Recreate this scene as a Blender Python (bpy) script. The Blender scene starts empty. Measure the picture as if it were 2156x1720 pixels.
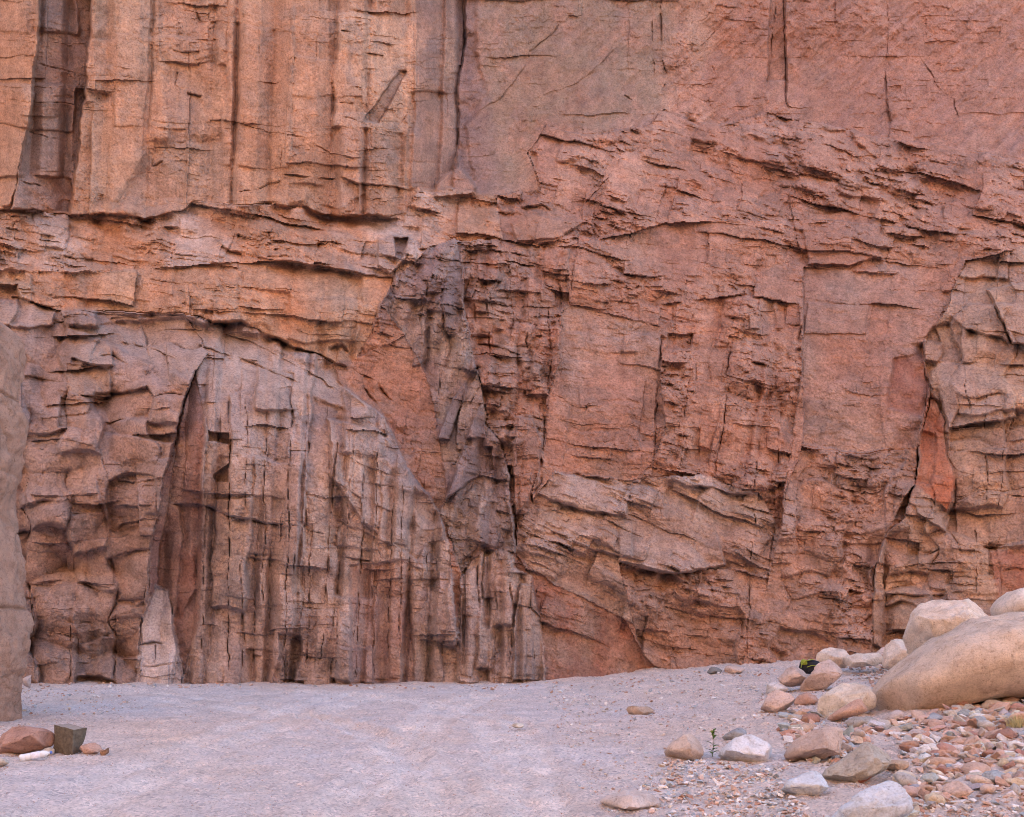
import bpy, bmesh, math, random
import numpy as np
from mathutils import Vector, Matrix

# ------------------------------------------------------------------ camera, sky, sun, exposure
scene = bpy.context.scene
COL = scene.collection
R = math.radians
F, CU, HV, EYE = 1866.0, 1077.5, 1290.0, 1.6       # focal length / centre / horizon in units of the 2155 x 1720 picture; eye height (m)

cam_data = bpy.data.cameras.new('camera')
cam_data.sensor_width = 36.0
cam_data.sensor_fit = 'HORIZONTAL'
cam_data.lens = 36.0 * F / 2155.0
cam_data.shift_y = (HV - 860.0) / 2155.0
cam_data.clip_start = 0.1
cam_data.clip_end = 500.0
cam = bpy.data.objects.new('camera', cam_data)
cam.location = (0, 0, EYE)
cam.rotation_euler = (R(90), 0, 0)
COL.objects.link(cam)
scene.camera = cam

SUN_EL, SUN_ROT = 28.0, 28.0
world = bpy.data.worlds.new('World')
scene.world = world
world.use_nodes = True
wn = world.node_tree.nodes
bg = wn['Background']
sky = wn.new('ShaderNodeTexSky')
sky.sky_type = 'NISHITA'
sky.sun_disc = False
sky.sun_elevation = R(SUN_EL)
sky.sun_rotation = R(SUN_ROT)
sky.altitude = 600
sky.dust_density = 2.0
world.node_tree.links.new(sky.outputs[0], bg.inputs[0])
bg.inputs[1].default_value = 0.15

sun_data = bpy.data.lights.new('sun', 'SUN')
sun_data.energy = 3.2
sun_data.angle = R(0.5)
sun_data.color = (1.0, 0.92, 0.79)
sun = bpy.data.objects.new('sun', sun_data)
sun.rotation_euler = (R(90 - SUN_EL), 0, math.pi - R(SUN_ROT))
sun.location = (20, 40, 60)
COL.objects.link(sun)

vs = scene.view_settings
vs.view_transform = 'Standard'
vs.look = 'None'
vs.gamma = 1.0
vs.use_curve_mapping = False
vs.exposure = 2.55
scene.render.engine = 'CYCLES'
scene.cycles.use_denoising = True
scene.cycles.max_bounces = 4
scene.cycles.diffuse_bounces = 4
scene.cycles.use_adaptive_sampling = False
scene.cycles.filter_width = 1.0

# ------------------------------------------------------------------ numeric helpers
f32 = np.float32


def at(u, v, y):
    return Vector(((u - CU) / F * y, y, EYE + (HV - v) / F * y))


def hsh(i, j=0, s=0):
    h = (np.asarray(i, np.int64) * 374761393 + np.asarray(j, np.int64) * 668265263 + int(s) * 974634777) & 0xffffffff
    h = ((h ^ (h >> 13)) * 1274126177) & 0xffffffff
    h = ((h ^ (h >> 15)) * 668265263) & 0xffffffff
    return ((h ^ (h >> 16)) & 0xffffff).astype(f32) / f32(16777216.0)


_rs = np.random.RandomState(5)
_perm = _rs.permutation(256).astype(np.int32)
_perm = np.concatenate([_perm, _perm])
_ga = _rs.rand(256).astype(f32) * f32(2 * np.pi)
_gx, _gy = np.cos(_ga), np.sin(_ga)


def perlin(x, y, s=0):
    x = x + f32(s * 17.31); y = y + f32(s * 9.77)
    fx = np.floor(x); fy = np.floor(y)
    xi = fx.astype(np.int32) & 255; yi = fy.astype(np.int32) & 255
    x = (x - fx).astype(f32); y = (y - fy).astype(f32)
    a = _perm[xi]; b = _perm[(xi + 1) & 255]
    aa = _perm[a + yi]; ab = _perm[a + ((yi + 1) & 255)]
    ba = _perm[b + yi]; bb = _perm[b + ((yi + 1) & 255)]
    ux = x * x * (3 - 2 * x); uy = y * y * (3 - 2 * y)
    n00 = _gx[aa] * x + _gy[aa] * y
    n10 = _gx[ba] * (x - 1) + _gy[ba] * y
    n01 = _gx[ab] * x + _gy[ab] * (y - 1)
    n11 = _gx[bb] * (x - 1) + _gy[bb] * (y - 1)
    p = n00 + ux * (n10 - n00); q = n01 + ux * (n11 - n01)
    return (p + uy * (q - p)) * f32(1.5)


def fbm(x, y, o=4, s=0, gain=0.5):
    t = 0; a = 1.0
    for k in range(o):
        t = t + a * perlin(x, y, s + k * 3)
        x = x * f32(2.03); y = y * f32(2.03); a *= gain
    return t


def ridged(x, y, o=4, s=0):
    t = 0; a = 0.5
    for k in range(o):
        t = t + a * (1 - 2 * np.abs(perlin(x, y, s + k * 5)))
        x = x * f32(2.1); y = y * f32(2.1); a *= 0.5
    return t


def sstep(a, b, x):
    t = np.clip((x - a) / (b - a), 0, 1)
    return t * t * (3 - 2 * t)


def noise3(p, s=0):
    """value noise on n x 3 points"""
    i = np.floor(p).astype(np.int64); f = p - i
    f = f * f * (3 - 2 * f)
    r = 0
    for dx in (0, 1):
        for dy in (0, 1):
            for dz in (0, 1):
                w = (f[:, 0] if dx else 1 - f[:, 0]) * (f[:, 1] if dy else 1 - f[:, 1]) * (f[:, 2] if dz else 1 - f[:, 2])
                r = r + w * hsh(i[:, 0] + dx + 57 * (i[:, 2] + dz), i[:, 1] + dy, s)
    return r * 2 - 1


def fbm3(p, o=3, s=0):
    t = 0; a = 1.0
    for k in range(o):
        t = t + a * noise3(p, s + k); p = p * 2.07 + 3.1; a *= 0.5
    return t


# ------------------------------------------------------------------ object helpers
def link(o, parent=None, label=None, cat=None, group=None, kind=None):
    if o.name not in COL.objects:
        COL.objects.link(o)
    if parent is not None:
        o.parent = parent
    if label: o['label'] = label
    if cat: o['category'] = cat
    if group: o['group'] = group
    if kind: o['kind'] = kind
    return o


def empty(name, loc=(0, 0, 0), **k):
    o = bpy.data.objects.new(name, None)
    o.location = loc
    o.empty_display_size = 0.2
    return link(o, **k)


def np_mesh(name, verts, faces, mat, col=None, smooth=True):
    """verts n x 3, faces m x k (k = 3 or 4), optional linear colours per vertex"""
    me = bpy.data.meshes.new(name)
    verts = np.ascontiguousarray(verts, f32); faces = np.ascontiguousarray(faces, np.int32)
    m, k = faces.shape
    me.vertices.add(len(verts)); me.vertices.foreach_set('co', verts.ravel())
    me.loops.add(m * k); me.loops.foreach_set('vertex_index', faces.ravel())
    me.polygons.add(m)
    me.polygons.foreach_set('loop_start', np.arange(0, m * k, k, dtype=np.int32))
    me.polygons.foreach_set('use_smooth', np.full(m, smooth))
    me.update(calc_edges=True)
    if col is not None:
        a = me.attributes.new('tint', 'FLOAT_COLOR', 'POINT')
        c = np.ones((len(verts), 4), f32); c[:, :3] = col
        a.data.foreach_set('color', c.ravel())
    me.materials.append(mat)
    return me


class NT:
    """tiny node-tree writer"""
    def __init__(self, name):
        self.m = bpy.data.materials.new(name); self.m.use_nodes = True
        self.t = self.m.node_tree; self.n = self.t.nodes
        self.b = self.n['Principled BSDF']
        self.b.inputs['Roughness'].default_value = 0.9
        self.b.inputs['Specular IOR Level'].default_value = 0.2

    def add(self, kind, **kw):
        nd = self.n.new(kind)
        for k, v in kw.items():
            if hasattr(nd, k) and k not in ('Scale',):
                setattr(nd, k, v)
            else:
                nd.inputs[k].default_value = v
        return nd

    def ln(self, a, b):
        self.t.links.new(a, b)

    def coord(self, scale=(1, 1, 1), geo=True):
        if geo:
            src = self.n.new('ShaderNodeNewGeometry').outputs['Position']
        else:
            src = self.n.new('ShaderNodeTexCoord').outputs['Object']
        mp = self.n.new('ShaderNodeMapping'); mp.inputs['Scale'].default_value = scale
        self.ln(src, mp.inputs['Vector'])
        return mp.outputs['Vector']

    def noise(self, vec, scale, detail=4, rough=0.55):
        nd = self.n.new('ShaderNodeTexNoise')
        nd.inputs['Scale'].default_value = scale; nd.inputs['Detail'].default_value = detail
        nd.inputs['Roughness'].default_value = rough
        self.ln(vec, nd.inputs['Vector'])
        return nd.outputs['Fac']

    def ramp(self, fac, stops):
        nd = self.n.new('ShaderNodeValToRGB')
        e = nd.color_ramp.elements
        while len(e) < len(stops): e.new(0.5)
        for k, (p, c) in enumerate(stops):
            e[k].position = p
            e[k].color = (c, c, c, 1) if isinstance(c, (int, float)) else (*c, 1)
        self.ln(fac, nd.inputs['Fac'])
        return nd.outputs['Color']

    def mix(self, fac, a, b, blend='MIX'):
        nd = self.n.new('ShaderNodeMix'); nd.data_type = 'RGBA'; nd.blend_type = blend
        for sock, val in ((nd.inputs[0], fac), (nd.inputs[6], a), (nd.inputs[7], b)):
            if isinstance(val, bpy.types.NodeSocket): self.ln(val, sock)
            elif isinstance(val, (int, float)): sock.default_value = val if sock.type == 'VALUE' else (val, val, val, 1)
            else: sock.default_value = (*val, 1)
        return nd.outputs[2]

    def bump(self, h, strength, dist, prev=None):
        nd = self.n.new('ShaderNodeBump')
        nd.inputs['Strength'].default_value = strength; nd.inputs['Distance'].default_value = dist
        self.ln(h, nd.inputs['Height'])
        if prev is not None: self.ln(prev, nd.inputs['Normal'])
        return nd.outputs['Normal']

    def done(self, color=None, normal=None, rough=None):
        if color is not None: self.ln(color, self.b.inputs['Base Color'])
        if normal is not None: self.ln(normal, self.b.inputs['Normal'])
        if rough is not None: self.b.inputs['Roughness'].default_value = rough
        return self.m


def cliff_material():
    t = NT('cliff_rock')
    att = t.n.new('ShaderNodeAttribute'); att.attribute_name = 'tint'
    c = att.outputs['Color']
    v = t.coord()
    n1 = t.noise(v, 3.0, 4, 0.68)
    c = t.mix(1.0, c, t.ramp(n1, [(0.30, (0.78, 0.75, 0.74)), (0.52, (1, 1, 1)), (0.72, (1.16, 1.13, 1.12))]), 'MULTIPLY')
    n2 = t.noise(v, 22, 4, 0.75)
    c = t.mix(1.0, c, t.ramp(n2, [(0.34, (0.62, 0.60, 0.61)), (0.5, (1, 1, 1)), (0.68, (1.26, 1.24, 1.22))]), 'MULTIPLY')
    nm = t.bump(n2, 0.55, 0.05)
    return t.done(c, nm, 0.92)


def stone_material(name='stone', grain=18.0, contrast=1.0):
    """colour comes from the object's own viewport colour, so shared meshes can differ"""
    t = NT(name)
    oi = t.n.new('ShaderNodeObjectInfo')
    c = oi.outputs['Color']
    v = t.coord()
    n1 = t.noise(v, grain * 0.25, 5, 0.6)
    k = contrast
    c = t.mix(1.0, c, t.ramp(n1, [(0.3, (1 - .22 * k, 1 - .25 * k, 1 - .27 * k)), (0.5, (1, 1, 1)), (0.72, (1 + .14 * k, 1 + .13 * k, 1 + .12 * k))]), 'MULTIPLY')
    n2 = t.noise(v, grain * 3.5, 4, 0.75)
    c = t.mix(1.0, c, t.ramp(n2, [(0.3, 1 - .25 * k), (0.5, 1.0), (0.7, 1 + .16 * k)]), 'MULTIPLY')
    vein = t.noise(v, 1.7, 3, 0.6)
    c = t.mix(1.0, c, t.ramp(vein, [(0.47, (1, 1, 1)), (0.497, (0.86, 0.84, 0.82)), (0.52, (1, 1, 1))]), 'MULTIPLY')
    n3 = t.noise(v, grain * 1.3, 5, 0.75)
    c = t.mix(1.0, c, t.ramp(n3, [(0.34, (0.66, 0.62, 0.60)), (0.44, (1, 1, 1)), (0.75, (1.08, 1.07, 1.06))]), 'MULTIPLY')
    nm = t.bump(n1, 0.5, 0.06)
    nm = t.bump(n3, 0.6, 0.03, nm)
    nm = t.bump(n2, 0.7, 0.012, nm)
    return t.done(c, nm, 0.9)


def tint_material(name, grain=30.0):
    t = NT(name)
    att = t.n.new('ShaderNodeAttribute'); att.attribute_name = 'tint'
    c = att.outputs['Color']
    v = t.coord()
    n2 = t.noise(v, grain, 4, 0.7)
    c = t.mix(1.0, c, t.ramp(n2, [(0.3, 0.75), (0.5, 1.0), (0.7, 1.2)]), 'MULTIPLY')
    return t.done(c, t.bump(n2, 0.4, 0.01), 0.92)


def plain(name, rgb, rough=0.8, grain=0, amount=0.15):
    t = NT(name)
    v = t.coord()
    n = t.noise(v, grain or 40, 4, 0.6)
    c = t.mix(1.0, rgb, t.ramp(n, [(0.3, 1 - amount), (0.5, 1.0), (0.7, 1 + amount)]), 'MULTIPLY')
    return t.done(c, None, rough)


M_CLIFF = cliff_material()

# ------------------------------------------------------------------ ground
def ground_h(x, y):
    """height of the canyon floor (m): flat wash, bank of scree rising on the right towards the cliff"""
    x = np.asarray(x, f32); y = np.asarray(y, f32)
    t = x - (1.6 + 0.5 * np.sin(y * 0.45 + 1.0))
    bank = 0.085 * np.log1p(np.exp(np.clip(t * 2.2, -30, 30))) / 2.2 * (0.75 + 0.35 * sstep(8, 19, y))
    bank = bank + 0.07 * sstep(4.2, 8.0, x) * sstep(17, 11, y)
    fan = 0.10 * np.exp(-((x - 3.4) / 2.6) ** 2 - ((y - 19.5) / 3.0) ** 2)
    left = 0.05 * sstep(-4.6, -7.5, x)
    low = 0.035 * fbm(x * f32(0.7), y * f32(0.7), 4, 11) + 0.010 * fbm(x * f32(3.1), y * f32(3.1), 3, 12)
    return bank + fan + left + low * sstep(3.0, 6.0, y)


def ground_at(u, v):
    """where the sight line through a picture position meets the floor"""
    lo, hi = 3.0, 40.0
    for _ in range(50):
        y = (lo + hi) / 2
        p = at(u, v, y)
        if p.z > float(ground_h(p.x, p.y)): lo = y
        else: hi = y
    return at(u, v, lo)


def axis(segs):
    out = [segs[0][0]]
    for a, b, n in segs:
        out += list(np.linspace(a, b, n + 1)[1:])
    return np.array(out, f32)


def polyline_dist(px, py, pts):
    best = np.full(px.shape, 1e9, f32); side = np.zeros(px.shape, f32); par = np.zeros(px.shape, f32)
    L = [0.0]
    for k in range(len(pts) - 1):
        L.append(L[-1] + math.hypot(pts[k + 1][0] - pts[k][0], pts[k + 1][1] - pts[k][1]))
    for k in range(len(pts) - 1):
        ax, ay = pts[k]; bx, by = pts[k + 1]
        dx, dy = bx - ax, by - ay; l2 = dx * dx + dy * dy
        t = np.clip(((px - ax) * dx + (py - ay) * dy) / l2, 0, 1)
        qx = px - (ax + t * dx); qy = py - (ay + t * dy)
        d = np.sqrt(qx * qx + qy * qy)
        m = d < best
        best = np.where(m, d, best)
        side = np.where(m, np.sign(dx * (py - ay) - dy * (px - ax)), side)
        par = np.where(m, (L[k] + t * math.sqrt(l2)) / L[-1], par)
    return best, side, par


def in_poly(px, py, pts):
    r = np.zeros(px.shape, bool)
    n = len(pts)
    for k in range(n):
        ax, ay = pts[k]; bx, by = pts[(k + 1) % n]
        if ay == by: continue
        c = ((ay > py) != (by > py)) & (px < (bx - ax) * (py - ay) / (by - ay) + ax)
        r ^= c
    return r


TRACKS = [  # tyre lines on the wash, as picture positions on the floor
    [(930, 1760), (905, 1680), (860, 1600), (760, 1530), (560, 1480), (250, 1452)],
    [(1150, 1760), (1140, 1660), (1128, 1580), (1080, 1520), (960, 1480), (700, 1456)],
    [(640, 1760), (760, 1640), (840, 1560), (900, 1500), (1000, 1462)],
    [(1000, 1760), (985, 1690), (930, 1620), (830, 1560), (640, 1505), (330, 1470)],
    [(700, 1760), (800, 1660), (870, 1580), (930, 1510), (1030, 1466)],
    [(1085, 1760), (1075, 1660), (1060, 1580), (1010, 1520), (880, 1478), (600, 1453)],
    [(40, 1720), (260, 1620), (460, 1545), (630, 1490), (740, 1462)],
    [(120, 1740), (330, 1640), (520, 1560), (690, 1500), (800, 1465)],
]


def build_ground():
    gx = axis([(-45, -12, 22), (-12, -7.5, 60), (-7.5, 7.5, 360), (7.5, 12, 70), (12, 45, 22)])
    gy = axis([(-14, 4.5, 14), (4.5, 12, 240), (12, 22, 180), (22, 34, 16)])
    X, Y = np.meshgrid(gx, gy)
    Z = ground_h(X, Y)
    inb = sstep(1.2, 3.2, X)
    Z = Z + (0.010 + 0.018 * inb) * fbm(X * 9, Y * 9, 2, 13)
    # low runnels left by water, running along the wash
    Z = Z + 0.016 * perlin(X * 1.1 + Y * 0.5, Y * 2.6 - X * 0.3, 14)
    Z = Z - 0.020 * sstep(0.22, 0.55, perlin(X * 2.6, Y * 2.2, 17)) - 0.012 * sstep(0.2, 0.5, perlin(X * 5.2, Y * 4.6, 18))
    comp = np.zeros(X.shape, f32)
    for tr in TRACKS:
        pts = [(ground_at(u, v).x, ground_at(u, v).y) for u, v in tr]
        d, s, p = polyline_dist(X + 0.05 * perlin(X * 2, Y * 2, 15), Y, pts)
        w = np.exp(-(d / 0.20) ** 4)
        comp = np.maximum(comp, w * (0.6 + 0.5 * perlin(X * 1.3, Y * 1.3, 16)))
        Z = Z - 0.028 * w + 0.018 * np.exp(-((d - 0.28) / 0.08) ** 2)
    comp = np.clip(comp, 0, 1)
    # colour of the sand itself
    n = fbm(X * 0.45, Y * 0.45, 4, 21); n2 = fbm(X * 2.3, Y * 2.3, 3, 22)
    grey = np.array([0.64, 0.585, 0.585]); pink = np.array([0.65, 0.54, 0.485]); pale = np.array([0.78, 0.71, 0.68])
    k = np.clip(0.45 + 0.55 * n + 0.55 * sstep(1.0, 3.5, X) + 0.25 * sstep(17, 20, Y), 0, 1)[..., None]
    c = grey * (1 - k) + pink * k
    c = c * (1 - 0.85 * comp[..., None]) + pale * 0.85 * comp[..., None]
    c = c * (1 + 0.10 * n2[..., None])
    h, w = X.shape
    idx = np.arange(h * w).reshape(h, w)
    faces = np.stack([idx[:-1, :-1], idx[:-1, 1:], idx[1:, 1:], idx[1:, :-1]], -1).reshape(-1, 4)
    t = NT('wash_sand')
    att = t.n.new('ShaderNodeAttribute'); att.attribute_name = 'tint'
    cc = att.outputs['Color']
    v = t.coord()
    g1 = t.noise(v, 38, 5, 0.75)
    cc = t.mix(1.0, cc, t.ramp(g1, [(0.36, (0.66, 0.65, 0.68)), (0.48, (1, 1, 1)), (0.64, (1.16, 1.15, 1.14))]), 'MULTIPLY')
    vor = t.n.new('ShaderNodeTexVoronoi'); vor.inputs['Scale'].default_value = 34
    t.ln(v, vor.inputs['Vector'])
    sp = t.noise(v, 5, 3, 0.5)
    cc = t.mix(t.ramp(sp, [(0.36, 0.1), (0.58, 0.8)]), cc, t.mix(1.0, cc, t.ramp(vor.outputs['Color'], [(0.0, (0.55, 0.55, 0.6)), (0.5, (1, 1, 1)), (1, (1.35, 1.3, 1.28))]), 'MULTIPLY'))
    g2 = t.noise(v, 7, 4, 0.6)
    nm = t.bump(g2, 0.6, 0.06)
    nm = t.bump(g1, 1.0, 0.03, nm)
    mat = t.done(cc, nm, 0.95)
    me = np_mesh('ground', np.stack([X, Y, Z], -1).reshape(-1, 3), faces, mat, c.reshape(-1, 3))
    link(bpy.data.objects.new('ground', me), kind='structure', label='pale lavender sand and gravel floor of the canyon')
    return


build_ground()

# ------------------------------------------------------------------ the cliff
# rock colours (linear albedo)
C_ORANGE = (0.435, 0.243, 0.16); C_TAN = (0.43, 0.285, 0.208); C_RED = (0.345, 0.190, 0.143); C_PINK = (0.415, 0.25, 0.19)
C_PALE = (0.455, 0.340, 0.293); C_PURPLE = (0.235, 0.165, 0.158); C_DARKRED = (0.29, 0.14, 0.105); C_OLIVE = (0.29, 0.222, 0.17)
C_BROWN = (0.338, 0.224, 0.184); C_GREY = (0.33, 0.255, 0.225); C_VIVID = (0.50, 0.185, 0.105); C_LAV = (0.46, 0.345, 0.315); C_MAUVE = (0.365, 0.268, 0.243)


def cells(t, jit, seed, extra=0):
    i = np.floor(t).astype(np.int64)
    b0 = i + jit * (hsh(i, extra, seed) - 0.5)
    b1 = i + 1 + jit * (hsh(i + 1, extra, seed) - 0.5)
    i = np.where(t < b0, i - 1, np.where(t >= b1, i + 1, i))
    b0 = i + jit * (hsh(i, extra, seed) - 0.5)
    b1 = i + 1 + jit * (hsh(i + 1, extra, seed) - 0.5)
    return i, (t - b0).astype(f32), (b1 - t).astype(f32)


def blocks(P, Q, su, sv, seed, jit=0.75):
    k, tl, tr = cells(P / su, jit, seed)
    svk = sv * (0.55 + 1.0 * hsh(k, 3, seed))
    m, ql, qr = cells(Q / svk + 11 * hsh(k, 5, seed), jit, seed + 1, k)
    a = (tl - tr) / (tl + tr); b = (ql - qr) / (ql + qr)
    ed = np.minimum(np.minimum(tl, tr) * su, np.minimum(ql, qr) * svk)
    return k, m, a, b, ed, qr * svk


def facets(P, Q, su, sv, seed, curve=0.55, up=0.30):
    """chipped rock: the upper envelope of randomly tilted planes, one per scattered cell"""
    p = P / su; q = Q / sv
    i = np.floor(p).astype(np.int64); j = np.floor(q).astype(np.int64)
    best = np.full(p.shape, -9, f32); rid_ = np.zeros(p.shape, f32)
    for di in (-1, 0, 1):
        for dj in (-1, 0, 1):
            a = i + di; b = j + dj
            dx = p - a - hsh(a, b, seed); dy = q - b - hsh(a, b, seed + 1)
            r1 = hsh(a, b, seed + 2)
            pl = (r1 - 0.5) * 0.7 + (hsh(a, b, seed + 3) - 0.5) * 2.0 * dx + ((hsh(a, b, seed + 4) - 0.5) * 2.3 + up) * dy - curve * (dx * dx + dy * dy)
            m = pl > best
            best = np.where(m, pl, best); rid_ = np.where(m, r1, rid_)
    return best.astype(f32), rid_


def strata(Pv, Qs, period, seed):
    """layers along Pv (downwards), broken up along Qs: proud at their lower edge"""
    k, tl, tr = cells(Pv / period, 0.8, seed)
    f = tl / (tl + tr)
    on = sstep(0.35, 0.65, 0.5 + 0.9 * perlin(Qs / (period * 3.2) + hsh(k, 1, seed) * 91, k * f32(3.7), seed))
    return (f ** 0.8) * on * (0.4 + 0.9 * hsh(k, 2, seed))


# formation: name, outline (picture positions, metres follow from the depth), lean of the joints (deg), blocks L1/L2/L3 (width, height, offset, tilt), strata (period, dip, amount), roughness, colours
def reg(name, pts, lean, L1, L2, L3, st, rough, c1, c2, label, crack=1.0, cscale=120, edge=26):
    return dict(name=name, pts=pts, lean=lean, L1=L1, L2=L2, L3=L3, st=st, rough=rough, c1=c1, c2=c2, label=label, crack=crack, cscale=cscale, edge=edge)


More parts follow.
